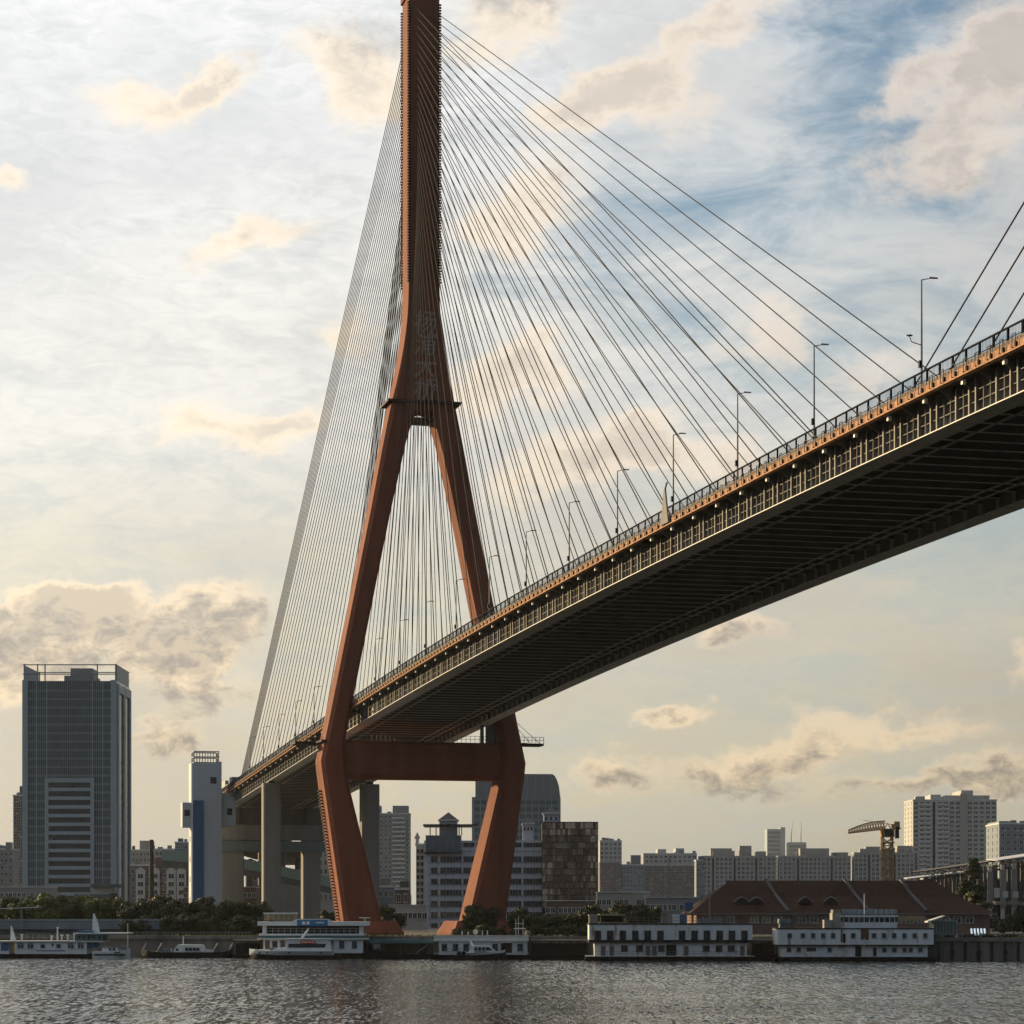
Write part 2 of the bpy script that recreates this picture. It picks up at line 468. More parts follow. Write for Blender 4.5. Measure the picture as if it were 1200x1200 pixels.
# --- pylon
def ring(z, ya, yb, hx, ch):
    s = 1 if yb > ya else -1
    a, b = min(ya, yb), max(ya, yb)
    ch = min(ch, (b - a) * 0.45)
    return [(-hx + ch, a, z), (hx - ch, a, z), (hx, a + ch, z), (hx, b - ch, z), (hx - ch, b, z), (-hx + ch, b, z), (-hx, b - ch, z), (-hx, a + ch, z)]
mast = [(121.0, 7.0, .7), (124, 6.25, .6), (127, 5.6, .45), (130, 5.0, .35), (133, 4.5, .25), (136, 4.07, .2), (139, 3.75, .15), (142, 3.55, .12), (146, 3.45, .1), (209.6, 3.4, .1), (209.7, 3.85, .1), (211.4, 3.85, .1), (211.5, 3.3, .1), (219, 3.2, .1)]
pylon = ob('pylon', MB().loft([ring(z, YC - t, YC + t, 3.6 if z < 219 else 3.5, c) for z, t, c in mast]).mesh('pylon_mast', M_RED), bridge)
tag(pylon, 'tall red mast of the pylon with two columns of cable anchors')
legst = [(3.6, 8.7, 17.5, 5.6), (38, 17.0, 22.35, 4.6), (40.2, 17.35, 22.65, 4.55), (42.2, 17.5, 22.85, 4.5), (44.4, 17.55, 22.4, 4.45), (46.5, 17.5, 21.95, 4.4), (50.5, 16.8, 21.1, 4.3), (78, 11.2, 15.5, 3.9), (96.5, 7.4, 11.8, 3.7), (112, 3.9, 8.85, 3.6),
         (116, 2.75, 8.05, 3.6), (118.2, 1.9, 7.6, 3.6), (118.8, 0.9, 7.47, 3.6), (119.1, 0.02, 7.4, 3.6), (120.999, 0.02, 7.02, 3.6)]
for sg in (-1, 1):
    ob('leg', MB().loft([ring(z, YC + sg * a, YC + sg * b, hx, .85) for z, a, b, hx in legst]).mesh('pylon_leg', M_RED), pylon)
    # footing block
    y0 = YC + sg * 13.1
    ob('footing', MB().loft([[(-8.6, y0 - 7.6, 1.0), (8.6, y0 - 7.6, 1.0), (8.6, y0 + 7.6, 1.0), (-8.6, y0 + 7.6, 1.0)], [(-8.6, y0 - 7.6, 4.9), (8.6, y0 - 7.6, 4.9), (8.6, y0 + 7.6, 4.9), (-8.6, y0 + 7.6, 4.9)],
                             [(-6.8, y0 - 6.3, 7.4), (6.8, y0 - 6.3, 7.4), (6.8, y0 + 6.3, 7.4), (-6.8, y0 + 6.3, 7.4)]]).mesh('footing', M_RED), pylon)
ob('crossbeam', MB().loft([ring2 for ring2 in [[(x, y, z) for x, z in ((-3.2, 39.4), (-2.4, 38.4), (2.4, 38.4), (3.2, 39.4), (3.2, 45.9), (2.6, 46.6), (-2.6, 46.6), (-3.2, 45.9))] for y in (YC - 17.8, YC + 17.8)]]).mesh('crossbeam', M_RED), pylon)
# ring gallery round the shoulders and its lower gangway
rg = MB()
for (x0, x1, y0, y1) in ((3.5, 4.4, YC - 8.1, YC + 8.1), (-4.4, -3.5, YC - 8.1, YC + 8.1), (-4.4, 4.4, YC - 8.2, YC - 7.1), (-4.4, 4.4, YC + 7.1, YC + 8.2)):
    rg.box(x0, x1, y0, y1, 120.6, 121.1)
ob('gallery', rg.mesh('gallery', M_DARK), pylon)
ob('gangway', MB().box(-3.4, 3.4, YC - 2.3, YC + 2.3, 117.0, 117.5).mesh('gangway', M_DARK), pylon)
# working platforms beside the knees
for sg in (-1, 1):
    p = MB().box(-4.9, 4.9, *sorted((YC + sg * 21.8, YC + sg * 22.9)), 46.2, 46.6)
    p.box(*((-9.5, -3.2) if sg < 0 else (-2.2, 2.2)), *sorted((YC + sg * 21.5, YC + sg * 27.4)), 46.2, 46.7)
    pl = ob('platform', p.mesh('platform', M_DARK), pylon)
    r = MB()
    for k in range(7):
        y = YC + sg * (22 + k * 0.9)
        r.box(2.05, 2.15, y - .05, y + .05, 46.7, 48.1) if sg > 0 else r.box(-3.35, -3.25, y - .05, y + .05, 46.7, 48.1)
    xx = 2.1 if sg > 0 else -3.3
    for zz_ in (47.4, 48.1):
        r.box(xx - .04, xx + .04, *sorted((YC + sg * 22, YC + sg * 27.4)), zz_ - .04, zz_ + .04)
    if sg > 0:
        r.tube((0, YC + 27.2, 46.7), (0, YC + 20.6, 52.4), 0.06)
        r.tube((0, YC + 25.0, 46.7), (0, YC + 20.8, 51.4), 0.06)
    ob('guard_rail', r.mesh('guard_rail', M_DARK), pylon)
r = MB()
for k in range(34):
    y = YC - 16.5 + k
    r.box(3.0, 3.08, y - .04, y + .04, 46.6, 48.0)
for zz_ in (47.3, 48.0):
    r.box(3.0, 3.08, YC - 16.5, YC + 16.5, zz_ - .04, zz_ + .04)
r.box(1.6, 2.3, YC + 13.0, YC + 13.7, 46.5, 51.2).box(0.2, 3.4, YC + 11.5, YC + 14.2, 51.0, 51.3).box(0, .8, YC + 14.6, YC + 16.4, 46.5, 50.8)
ob('crossbeam_rail', r.mesh('crossbeam_rail', M_LAMPPOST), pylon)
# ladder up the lower left leg
ld = MB()
for k in range(46):
    z = 5 + k * 0.68
    t = 17.5 + (z - 3.6) / 34.4 * 4.85
    ld.box(-1.5, -0.3, YC - t - 0.75, YC - t - 0.02, z, z + 0.3)
tag(ob('climbing_rungs', ld.mesh('climbing_rungs', M_DARK), pylon), kind='stuff')
# small fixtures down the mast's edges
ef = MB()
z = 147.0
while z < 208:
    for (x, y) in ((3.62, YC - 3.45), (-3.62, YC - 3.45), (3.62, YC + 3.45)):
        ef.box(x - .24, x + .24, y - .34, y + .34, z, z + 0.3)
    z += 0.62
tag(ob('edge_fixtures', ef.mesh('edge_fixtures', M_DARK), pylon), kind='stuff')
# name of the bridge, brush written down the shoulders
m_letter = mat('bronze_lettering', (0.36, 0.27, 0.22), 0.5, 0.1)
for k, chd in enumerate('杨浦大桥'):
    cu = bpy.data.curves.new('letter', 'FONT')
    cu.body = chd; cu.size = 5.2; cu.extrude = 0.12; cu.offset = 0.05; cu.align_x = 'CENTER'; cu.align_y = 'CENTER'; cu.shear = 0.12
    tmp = bpy.data.objects.new('tmp', cu); COL.objects.link(tmp)
    bpy.context.view_layer.update()
    me = bpy.data.meshes.new_from_object(tmp.evaluated_get(bpy.context.evaluated_depsgraph_get()))
    bpy.data.objects.remove(tmp)
    me.materials.clear(); me.materials.append(m_letter)
    o = ob('letter', me, pylon, (3.72, YC + 0.1, 138.0 - k * 4.9), (math.radians(90), 0, math.radians(90)))

# --- deck
XA, XB = -262.0, 420.0
XS = [XA + (XB - XA) * i / 120 for i in range(121)]
def sweep(pts, xs=XS):
    return MB().loft([[(X, y, zf(X) + d) for y, d in pts] for X in xs])
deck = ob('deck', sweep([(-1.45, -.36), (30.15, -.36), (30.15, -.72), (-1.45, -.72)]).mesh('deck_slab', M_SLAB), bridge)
for nm, a, b in (('edge_girder', 0.58, 2.40), ('edge_girder', WID - 2.40, WID - 0.58)):
    gd = ob(nm, sweep([(a, -.73), (b, -.73), (b, -4.30), (a, -4.30)]).mesh('edge_girder', M_STEEL), deck)
    o0 = (a - .58, b + .1) if a < 5 else (a - .1, b + .58)
    ob('bottom_flange', sweep([(o0[0], -4.302), (o0[1], -4.302), (o0[1], -4.40), (o0[0], -4.40)]).mesh('bottom_flange', M_FLANGE), deck)
for y_ in (2.405, WID - 2.435):
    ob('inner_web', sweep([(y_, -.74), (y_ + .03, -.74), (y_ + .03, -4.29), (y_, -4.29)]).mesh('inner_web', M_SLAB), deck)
for d in (-2.15, -3.2):
    ob('horizontal_stiffener', sweep([(0.22, d), (0.575, d), (0.575, d - .06), (0.22, d - .06)]).mesh('horizontal_stiffener', M_STEEL), deck)
# web stiffeners of the near girder
X = -240.0
while X < 345:
    step = 1.5 if X >= 15 else 4.5
    ph = (X + 240) % 9.0
    heavy = min(abs(ph - q) for q in (0, 1.5, 6.0, 9.0)) < 0.01 if X >= 15 else True
    bx('web_stiffener', M_STEEL, X - (.13 if heavy else .035), X + (.13 if heavy else .035), (0.03 if heavy else 0.16), 0.579, zf(X) - 4.30, zf(X) - (1.1 if heavy else 1.5), deck)
    X += step
# walkway brackets, anchor boxes, floor beams
brk = MB().prism([(0.575, -.74), (-1.4, -.74), (-1.4, -1.0), (0.575, -1.9)], 'x', -.08, .08).mesh('walkway_bracket', M_STEELD)
fb = MB().box(-.03, .03, 2.44, WID - 2.44, -3.05, -.73)
nweb = len(fb.f)
fb.box(-.20, .20, 2.44, WID - 2.44, -3.12, -3.05).box(-.09, .09, WID - 2.75, WID - 2.44, -4.29, -3.12).box(-.09, .09, 2.44, 2.75, -4.29, -3.12)
fbm = fb.mesh('floor_beam', M_STEELD, M_FLANGE)
for i_, p_ in enumerate(fbm.polygons):
    p_.material_index = 0 if i_ < nweb else 1
for k in range(int((XB - XA) / 4.5)):
    X = -240 + k * 4.5
    if X > XB - 2: break
    ob('floor_beam', fbm, deck, (X, 0, zf(X)))
    ob('walkway_bracket', brk, deck, (X, 0, zf(X)))
    if k % 2 == 0:
        bx('anchor_box', M_WHITE, X + 1.2, X + 1.6, -1.3, -.95, zf(X) - 1.75, zf(X) - 1.30, deck)
for y in (4.6, 6.6, 22.2, 24.0):
    ob('traveller_rail', sweep([(y, -3.14), (y + .16, -3.14), (y + .16, -3.34), (y, -3.34)]).mesh('traveller_rail', M_FLANGE), deck)
# parapet panels, one for each bay, both sides
for side in (0, 1):
    y0, y1 = (-1.75, -1.45) if side == 0 else (30.15, 30.45)
    for k in range(int((XB - XA) / 9)):
        X = XA + 4.5 + 9 * k
        bx('parapet_panel', M_FASCIA, X - 4.47, X + 4.47, y0, y1, zf(X) - 1.28, zf(X) - .42, deck, (0, -slope(X), 0))
M_KERB = mat('brown_kerb_concrete', (0.17, 0.125, 0.10), 0.85, 0.4, 1.6)  # darker brown band above the parapet panels
ob('kerb_strip', sweep([(-1.66, 0), (-1.46, 0), (-1.46, -.5), (-1.66, -.5)]).mesh('kerb_strip', M_KERB), deck)
ob('kerb_strip', sweep([(30.16, 0), (30.4, 0), (30.4, -.5), (30.16, -.5)]).mesh('kerb_strip', M_KERB), deck)
# ledge under the parapet and little hoops along it
ob('parapet_ledge', sweep([(-1.95, -1.06), (-1.752, -1.06), (-1.752, -1.22), (-1.95, -1.22)]).mesh('parapet_ledge', M_FASCIA), deck)
hoop = MB().box(-.40, -.33, -.26, -.2, -.75, .5).box(.33, .40, -.26, -.2, -.75, .5).box(-.33, .33, -.26, -.2, .42, .5).box(-.40, -.33, -.2, 0, -.75, -.65).box(.33, .40, -.2, 0, -.75, -.65).box(-.1, .22, -.16, 0, -.62, -.22).mesh('parapet_hoop', M_DARK)
k = 0
X = -240.0
while X < 345:
    ob('parapet_hoop', hoop, deck, (X, -1.755, zf(X) - .28), (0, -slope(X), 0))
    X += 2.6
# railing
k = 0
X = -240.0
while X < 345:
    bx('railing_post', M_RAIL, X - .09, X + .09, -1.68, -1.5, zf(X), zf(X) + 1.12, deck)
    X += 3.0
ob('handrail', sweep([(-1.70, 1.12), (-1.48, 1.12), (-1.48, 1.24), (-1.70, 1.24)]).mesh('handrail', M_RAIL), deck)
ob('handrail', sweep([(30.2, 1.12), (30.4, 1.12), (30.4, 1.24), (30.2, 1.24)]).mesh('handrail', M_RAIL), deck)
bars = MB()
X = -240.0
while X < 345:
    z = zf(X)
    bars.box(X - .012, X + .012, -1.6, -1.575, z + .02, z + 1.11)
    X += 0.30
tag(ob('railing_bars', bars.mesh('railing_bars', M_RAIL), deck), kind='stuff')
ob('mid_rail', sweep([(-1.62, .16), (-1.55, .16), (-1.55, .22), (-1.62, .22)]).mesh('mid_rail', M_RAIL), deck)
# crash barriers and road surface
m_road = mat('bridge_asphalt', (0.05, 0.05, 0.05), 0.9, 0.2, 0.6)
ob('roadway', sweep([(2.4, -.30), (26.3, -.30), (26.3, -.355), (2.4, -.355)]).mesh('roadway', m_road), deck)
for y in (2.3, 26.2):
    ob('crash_barrier', sweep([(y, -.30), (y + .25, -.30), (y + .25, .55), (y, .55)]).mesh('crash_barrier', M_CONCD), deck)

# --- stay cables
for side, (ya, yt) in enumerate(((0.9, YC - 1.75), (WID - 0.9, YC + 1.75))):
    for i in range(32):
        zt = 152.2 + i * 1.765
        xd = 279.0 - (31 - i) * 9.0 if i >= 10 else 90.0 - (10 - i) * 7.3
        rod('stay_cable', M_CABLE, (xd, ya, zf(xd) - .4), (3.3, yt, zt), 0.086, bridge)
        xd = -16 - i * 7.1 if i < 24 else -16 - 24 * 7.1 - (i - 24) * 2.0
        rod('stay_cable', M_CABLE, (xd, ya, zf(xd) - .4), (-3.3, yt, zt), 0.086, bridge)
    for i in range(22, 32):
        zt = 152.2 + i * 1.765
        xd = 299.0 + (31 - i) * 9.1
        rod('stay_cable', M_CABLE, (xd, ya, zf(xd) - .4), (579 - 3.3, yt, zt), 0.086, bridge)
# small pale fin where the maintenance hoist hangs
fx = 229.0
ob('hoist_fin', MB().loft([[(fx - 1.6, -2.1, zf(fx) - .9), (fx + 1.6, -2.1, zf(fx) - .9), (fx + 1.6, -1.9, zf(fx) - .9), (fx - 1.6, -1.9, zf(fx) - .9)],
                           [(fx - .2, -2.1, zf(fx) + 3.6), (fx + .2, -2.1, zf(fx) + 3.6), (fx + .2, -1.9, zf(fx) + 3.6), (fx - .2, -1.9, zf(fx) + 3.6)]])
   .tube((fx, -2, zf(fx) + 3.5), (fx + .9, -2, zf(fx) + 4.3), .12).mesh('hoist_fin', M_CONC), deck)

# --- piers of the side span
def pier(X, cols, ztop, name='pier', dx_=2.2, m=M_CONC):
    for (a, b) in cols:
        p = MB().prism([(-dx_, a + .4), (-dx_ + .4, a), (dx_ - .4, a), (dx_, a + .4), (dx_, b - .4), (dx_ - .4, b), (-dx_ + .4, b), (-dx_, b - .4)], 'z', 2.0, ztop)
        o = ob(name, p.mesh(name, m), bridge, (X, 0, 0))
        bx('bearing', M_DARK, -.9, .9, (a + b) / 2 - .9, (a + b) / 2 + .9, ztop, ztop + .55, o)
pier(-134, ((-1.6, 3.3), (25.4, 30.3)), zf(-134) - 4.95)
XE = -222.0
pier(XE, ((-2.2, 5.2), (23.4, 28.8)), 35.9, dx_=2.6)
ob('portal_beam', MB().box(XE - 2.9, XE + 2.9, -3.4, 32.0, 31.3, 35.9).mesh('portal_beam', M_CONC), bridge)
ob('portal_beam', MB().box(XE - 2.4, XE + 3.3, -4.6, 33.8, 27.9, 30.9).mesh('portal_beam', mat('blue_green_steel', (0.13, 0.18, 0.19), 0.5, 0.15)), bridge)
ob('pier_head', MB().box(XE - 1.0, XE + 1.4, 1.2, 27.4, 36.0, 41.0).box(XE - 1.9, XE + 2.4, -2.0, 3.8, 36.0, 41.2).box(XE - 1.9, XE + 2.4, 24.4, 30.6, 36.0, 41.2).mesh('pier_head', M_CONCD), bridge)
# approach viaduct going on inland
av = MB()
xs2 = [-262 - k * 20 for k in range(14)]
bend = lambda X: 0.0009 * max(0.0, -X - 270) ** 2
av.loft([[(X, y + bend(X), zf(X) + d) for y, d in ((-1.75, .1), (30.4, .1), (30.4, -1.3), (24, -3.4), (5, -3.4), (-1.75, -1.3))] for X in xs2])
ob('approach_span', av.mesh('approach_span', M_CONCD), bridge)
for X in (-300, -345, -390, -435, -480):
    pier(X, ((2 + bend(X), 6 + bend(X)), (22.5 + bend(X), 26.5 + bend(X))), zf(X) - 4.0, 'approach_pier', 1.6, M_CONCD)

# ------------------------------------------------------------------ street lamps along the near walkway
lamp0 = thing('street_lamp', 'slim grey street lamp on the bridge walkway', 'street lamp', (0, 0, 0), BROT, 'street lamps along the bridge walkway')
ob('pole', MB().tube((0, 0, 0), (0, 0, 11.3), .13, .075, 8).mesh('lamp_pole', M_LAMPPOST), lamp0)
ob('arm', MB().tube((0, -.02, 11.25), (0, 1.0, 11.5), .055, .05).mesh('lamp_arm', M_LAMPPOST), lamp0)
ob('luminaire', MB().loft([[(x * k, y, 11.47 + z) for x, z in ((-.17, 0), (.17, 0), (.1, .13), (-.1, .13))] for y, k in ((.75, .7), (1.1, 1.0), (1.7, .6))]).mesh('luminaire', M_LAMPPOST), lamp0)
bx('control_box', M_DARK, -.16, .16, -.3, -.1, 2.6, 3.3, lamp0)
def lampX(px):
    t = (px - 600) / FPX
    return (t * (BD - BS * .45) - BX0 + .45 * BC) / (BS + t * BC)
lx = [1080, 954, 864.4, 789, 723.6, 667, 616.6, 573.6, 534.4, 498.6, 469, 440]
LX = [lampX(p) for p in lx] + [-28, -56, -84, -112, -140, -166]
for i, X in enumerate(LX):
    o = lamp0 if i == 0 else copy_tree(lamp0)
    o.location = bworld(X, -0.45, zf(X) - .36)
sens = thing('weather_sensor', 'small cup anemometer arm clamped to the lamp post beside the meeting cables', 'sensor', bworld(LX[0], -0.62, zf(LX[0]) + 4.5), BROT)
ob('bracket', MB().tube((0, .05, 0), (0, -.9, .25), .05).tube((0, -.9, .25), (0, -1.1, .8), .04).mesh('bracket', M_DARK), sens)
ob('cup_rotor', MB().box(-.28, .28, -1.16, -1.04, .8, .92).box(-.06, .06, -1.4, -.8, .8, .92).mesh('cup_rotor', M_DARK), sens)
# ------------------------------------------------------------------ buildings
M_PALE = mat('pale_render_wall', (0.44, 0.44, 0.43), 0.8, 0.12, 0.12, streak=True)
M_CREAM = mat('cream_render_wall', (0.33, 0.32, 0.30), 0.8, 0.12, 0.12, streak=True)
M_BRICK = mat('brown_brick_wall', (0.15, 0.105, 0.09), 0.85, 0.18, 0.25)
M_REDBR = mat('red_brick_wall', (0.19, 0.12, 0.10), 0.85, 0.2, 0.3)
M_GREYB = mat('grey_tile_wall', (0.21, 0.225, 0.24), 0.6, 0.1, 0.1, streak=True)
M_BLUEG = mat('blue_grey_cladding', (0.15, 0.20, 0.25), 0.5, 0.1, 0.1)
M_TRIM = mat('pale_trim', (0.55, 0.56, 0.56), 0.7, 0.1)
M_ROOFT = mat('dark_brown_roof_tile', (0.042, 0.022, 0.017), 0.9, 0.35, 0.8, streak=True, spec=0.1, seam=0.62)
M_PYR = mat('slate_pyramid_roof', (0.035, 0.035, 0.045), 0.6, 0.15)
M_CURT = glass('curtain_wall_glass', (0.055, 0.09, 0.12), 0.18, 0.35, 0.15)
M_MULL = mat('curtain_wall_mullion', (0.15, 0.205, 0.25), 0.45, 0.12, 0.3)
M_BAND = mat('grey_cladding_band', (0.25, 0.33, 0.38), 0.5, 0.08, 0.1)
M_BLIND = glass('curtained_window_glass', (0.13, 0.135, 0.13), 0.3, 0.4, 0.6)
WINM = {}
def win_mesh(frame, pane, style=0):
    k = (frame.name, pane.name, style)
    if k not in WINM:
        b = MB()
        t = 0.09
        b.box(-.5, -.5 + t, -.14, .0, -.5, .5).box(.5 - t, .5, -.14, .0, -.5, .5).box(-.5 + t, .5 - t, -.14, .0, .5 - t, .5).box(-.56, .56, -.26, .0, -.5 - t, -.5)
        if style == 1:
            b.box(-.03, .03, -.12, -.021, -.5, .5 - t)
        if style == 2:
            b.box(-.03, .03, -.12, -.021, -.5, .15).box(-.5 + t, .5 - t, -.12, -.021, .15, .21)
        nf = len(b.f)
        b.box(-.5 + t, .5 - t, -.02, .03, -.5, .5 - t)
        me = b.mesh('window', frame, pane)
        for i, p in enumerate(me.polygons):
            p.material_index = 0 if i < nf else 1
        WINM[k] = me
    return WINM[k]

class Bld:
    """a building that faces the river; measures are given as photo pixels at its own distance"""
    def __init__(s, name, label, px0, px1, pytop, dep, thick, group=None, cat='building'):
        s.dep, s.thick = dep, thick
        s.x0, s.x1 = wx(px0, dep), wx(px1, dep)
        s.xc = (s.x0 + s.x1) / 2
        s.o = thing(name, label, cat, (s.xc, dep, GZ), 0, group)
        s.h = wz(pytop, dep) - GZ
    def X(s, px): return wx(px, s.dep) - s.xc
    def Z(s, py): return wz(py, s.dep) - GZ
    def box(s, name, m, px0, px1, py0, py1, d0=0.0, d1=None, parent=None):
        return bx(name, m, s.X(px0), s.X(px1), d0, s.thick if d1 is None else d1, s.Z(py1), s.Z(py0), parent or s.o)
    def win(s, px, py, w, h, me, d=0.0, name='window', side=False):
        if side:
            return ob(name, me, s.o, (px, d, py), (0, 0, math.radians(-90)), (w, 1, h))
        return ob(name, me, s.o, (px, d, py), (0, 0, 0), (w, 1, h))

def apartment(name, label, px0, px1, pytop, dep, cols, wall, thick=14, group=None, storey=2.95, ww=.66, wh=.62, pybot=1062, roofs=(), top=None, pier_m=None, balc=None, win_m=None, frame=None, style=1, base_m=None, notches=(), sidewin=0):
    b = Bld(name, label, px0, px1, pytop, dep, thick, group)
    w = b.x1 - b.x0
    bot = max(0.0, b.Z(pybot))
    if top:                                    # paler top storeys
        zt = b.Z(top[0])
        bx('wall', wall, -w / 2, w / 2, 0, thick, -1, zt, b.o)
        bx('upper_wall', top[1], -w / 2 - .06, w / 2 + .06, -.06, thick + .06, zt, b.h, b.o)
        bx('string_course', M_TRIM, -w / 2 - .3, w / 2 + .3, -.35, thick + .3, zt - .25, zt + .25, b.o)
    else:
        bx('wall', wall, -w / 2, w / 2, 0, thick, -1, b.h, b.o)
    bx('parapet', M_TRIM if pier_m is None else pier_m, -w / 2 - .25, w / 2 + .25, -.3, thick + .25, b.h, b.h + .7, b.o)
    for (a, c, py) in roofs:
        r = bx('roof_house', wall if not top else top[1], b.X(a), b.X(c), 2, thick - 2, b.h + .7, b.Z(py), b.o)
    rr_ = random.Random(int(px0 * 7))
    if cols >= 9 and not top:                     # stepped bays that rise above the eaves
        for k in range(rr_.randint(2, 4)):
            x_ = rr_.uniform(-w / 2 + .5, w / 2 * .75); q_ = w * rr_.uniform(.07, .15)
            bx('raised_bay', wall, x_, min(x_ + q_, w / 2 - .3), -.36, 5, b.h + .05, b.h + .7 + rr_.uniform(1.4, 3.4), b.o)
    for k in range(rr_.randint(2, 5)):           # tanks and plant on the roof
        x_ = rr_.uniform(-w / 2 + 1, w / 2 - 2.5); q_ = rr_.uniform(1.2, 3.0)
        bx('roof_tank', rr_.choice((M_GREYB, M_CONC, M_BLUEG)), x_, x_ + q_, 1.0, 1.0 + q_, b.h + .1, b.h + .7 + rr_.uniform(.8, 2.2), b.o)
    me = win_mesh(frame or M_TRIM, win_m or M_GLASS, style)
    me_b = win_mesh(frame or M_TRIM, M_BLIND, style)
    cw = w / cols
    rows = int((b.h - bot) / storey)
    for c in range(cols):
        x = -w / 2 + (c + .5) * cw
        if pier_m and c > 0:
            bx('pilaster', pier_m, x - cw / 2 - cw * .09, x - cw / 2 + cw * .09, -.32, 0, bot - 1, b.h, b.o)
        if c in notches:
            bx('recess_panel', M_DARK, x - cw * .22, x + cw * .22, -.02, .2, bot, b.h - 1, b.o)
            continue
        for r in range(rows):
            z = b.h - (r + .5) * storey - .25
            d_ = -.07 if top and z > b.Z(top[0]) else 0
            b.win(x, z, cw * ww * random.uniform(.92, 1.05), storey * wh * random.uniform(.93, 1.03), me if random.random() < .8 else me_b, d_)
            if random.random() < .16:
                bx('air_conditioner', M_TRIM, x + cw * .2, x + cw * .2 + .9, d_ - .55, d_ - .3, z - storey * .48, z - storey * .28, b.o)
            if balc and c in balc:
                bx('balcony', M_TRIM, x - cw * .46, x + cw * .46, -1.1, -.3, z - storey * .5, z - storey * .12, b.o)
    for r in range(rows if sidewin else 0):     # windows on the flank
        for k in range(sidewin):
            ob('window', me, b.o, (-w / 2 if (px0 > 600) else w / 2, thick * (k + .5) / sidewin, b.h - (r + .5) * storey - .25), (0, 0, math.radians(-90 if px0 > 600 else 90)), (1.3, 1, storey * wh))
    return b

# tall office tower with a framed lower window bank
b = Bld('office_tower', 'tall blue grey office tower with an open frame crown', 26.5, 137, 798, 1010, 34)
T = b
b.box('wall', M_CURT, 26.5, 137, 798, 1080)
for (a, c) in ((26.5, 33), (130, 137)):
    b.box('corner_pier', M_BAND, a, c, 797, 1080, -.9, -.002)
for px in [33 + k * 2.43 for k in range(41)]:
    wide = min(abs(px - q) for q in (43, 54.5, 108, 121)) < 1.3
    b.box('mullion', M_BAND if wide else M_MULL, px - (.55 if wide else .28), px + (.55 if wide else .28), 798.5, 1080, -.45 if wide else -.3, -.002)
for k in range(28):
    py = 808 + k * 9.95
    b.box('spandrel', M_MULL, 33, 130, py, py + 2.6, -.18, -.001)
b.box('bank_frame', M_BAND, 53, 57.3, 912, 1080, -1.3, -.4); b.box('bank_frame', M_BAND, 106.5, 111, 912, 1080, -1.3, -.4)
b.box('bank_frame', M_BAND, 53, 111, 912, 917, -1.31, -.39)
for k in range(14):
    py = 923.3 + k * 10.2
    b.box('window_band', M_GLASS, 57.3, 106.5, py - 6.2, py, -.75, -.4)
    b.box('bank_spandrel', M_BAND, 57.3, 106.5, py, py + 4.0, -1.2, -.4)
# flank towards the bridge
w2 = (b.x1 - b.x0) / 2
for (y0, y1) in ((0.0, 2.5), (15, 19), (31, 34)):
    bx('flank_pier', M_BAND, w2 + .002, w2 + .7, y0, y1, -1, b.h - 1, b.o)
for (y0, y1) in ((2.6, 15), (19.1, 31)):
    bx('flank_lintel', M_TRIM, w2 + .002, w2 + .75, y0, y1, b.h - 4.6, b.h - 1.4, b.o)
for py in (850, 860, 890, 900, 930, 940, 970, 980, 990):
    bx('flank_ledge', M_TRIM, w2 + .002, w2 + .9, 15.2, 18.8, b.Z(py + 3), b.Z(py), b.o)
# crown
zc0, zc1 = b.h + .02, b.Z(778)
cr = MB()
for (x, y) in ((-w2 + .6, .6), (-w2 + 6, .6), (w2 - 8, .6), (w2 - .6, .6), (-w2 + .6, 33), (w2 - .6, 33), (-w2 + 9, .6), (0, 33)):
    cr.box(x - .22, x + .22, y - .22, y + .22, zc0, zc1)
for z in (zc1 - .5, zc0 + 2.6):
    cr.box(-w2, w2, .4, .8, z, z + .4).box(-w2, w2, 33, 33.4, z, z + .4)
for k in range(20):
    cr.box(-w2 + .2, -w2 + .4, 1 + k * 1.6, 1.9 + k * 1.6, zc0, zc1 - .3)
cr.box(w2 - .5, w2 - .2, .8, 33, zc0, zc1 - .1)
ob('crown', cr.mesh('tower_crown', M_MULL), b.o)
b.box('plant_room', M_GREYB, 70, 105, 789, 797.9, 10, 26); b.box('plant_room', M_GREYB, 77, 103, 780, 788.9, 11, 25)
# low pavilion with eaves at its foot
b = Bld('garden_pavilion', 'low white pavilion with blue tiled eaves at the foot of the office tower', 88, 137, 1048, 860, 10)
b.box('wall', M_PALE, 96, 128, 1050, 1080); b.box('upper_wall', M_PALE, 108, 130, 1040, 1050, 2, 8)
m_eave = mat('blue_tile_eave', (0.06, 0.085, 0.11), 0.6, 0.2)
b.box('eave', m_eave, 88, 132, 1048, 1051.5, -2, 11); b.box('eave', m_eave, 106, 137, 1036, 1040, 0, 10)
b.box('doorway', M_DARK, 129, 136, 1047, 1062, -.5, 4); 

G_APT = 'apartment blocks behind the river bank'
apartment('apartment_block', 'narrow brown apartment block half hidden behind the office tower', 15.5, 30, 933, 1240, 3, M_BRICK, 16, G_APT, roofs=((22, 30, 921),))
apartment('apartment_block', 'grey apartment block with a toothed parapet beside the narrow brown block', -30, 15, 996, 1100, 9, M_GREYB, 14, G_APT, roofs=((-10, 0, 990),))
apartment('apartment_block', 'pale stepped apartment block behind the thin dark chimney', 150, 185, 997, 1300, 8, M_CREAM, 14, G_APT, roofs=((163, 177, 985),))
apartment('apartment_block', 'pale slab block between the chimney and the white lift tower', 182, 206, 996, 1250, 6, M_PALE, 14, G_APT)
apartment('apartment_block', 'greenish grey block just left behind the white lift tower', 205, 226, 988, 1180, 4, M_BLUEG, 14, G_APT)
b = apartment('brick_terrace', 'dark brick terrace with white gabled bays behind the thin chimney', 153, 219, 1015, 900, 11, M_REDBR, 12, None, storey=3.0, pybot=1058)
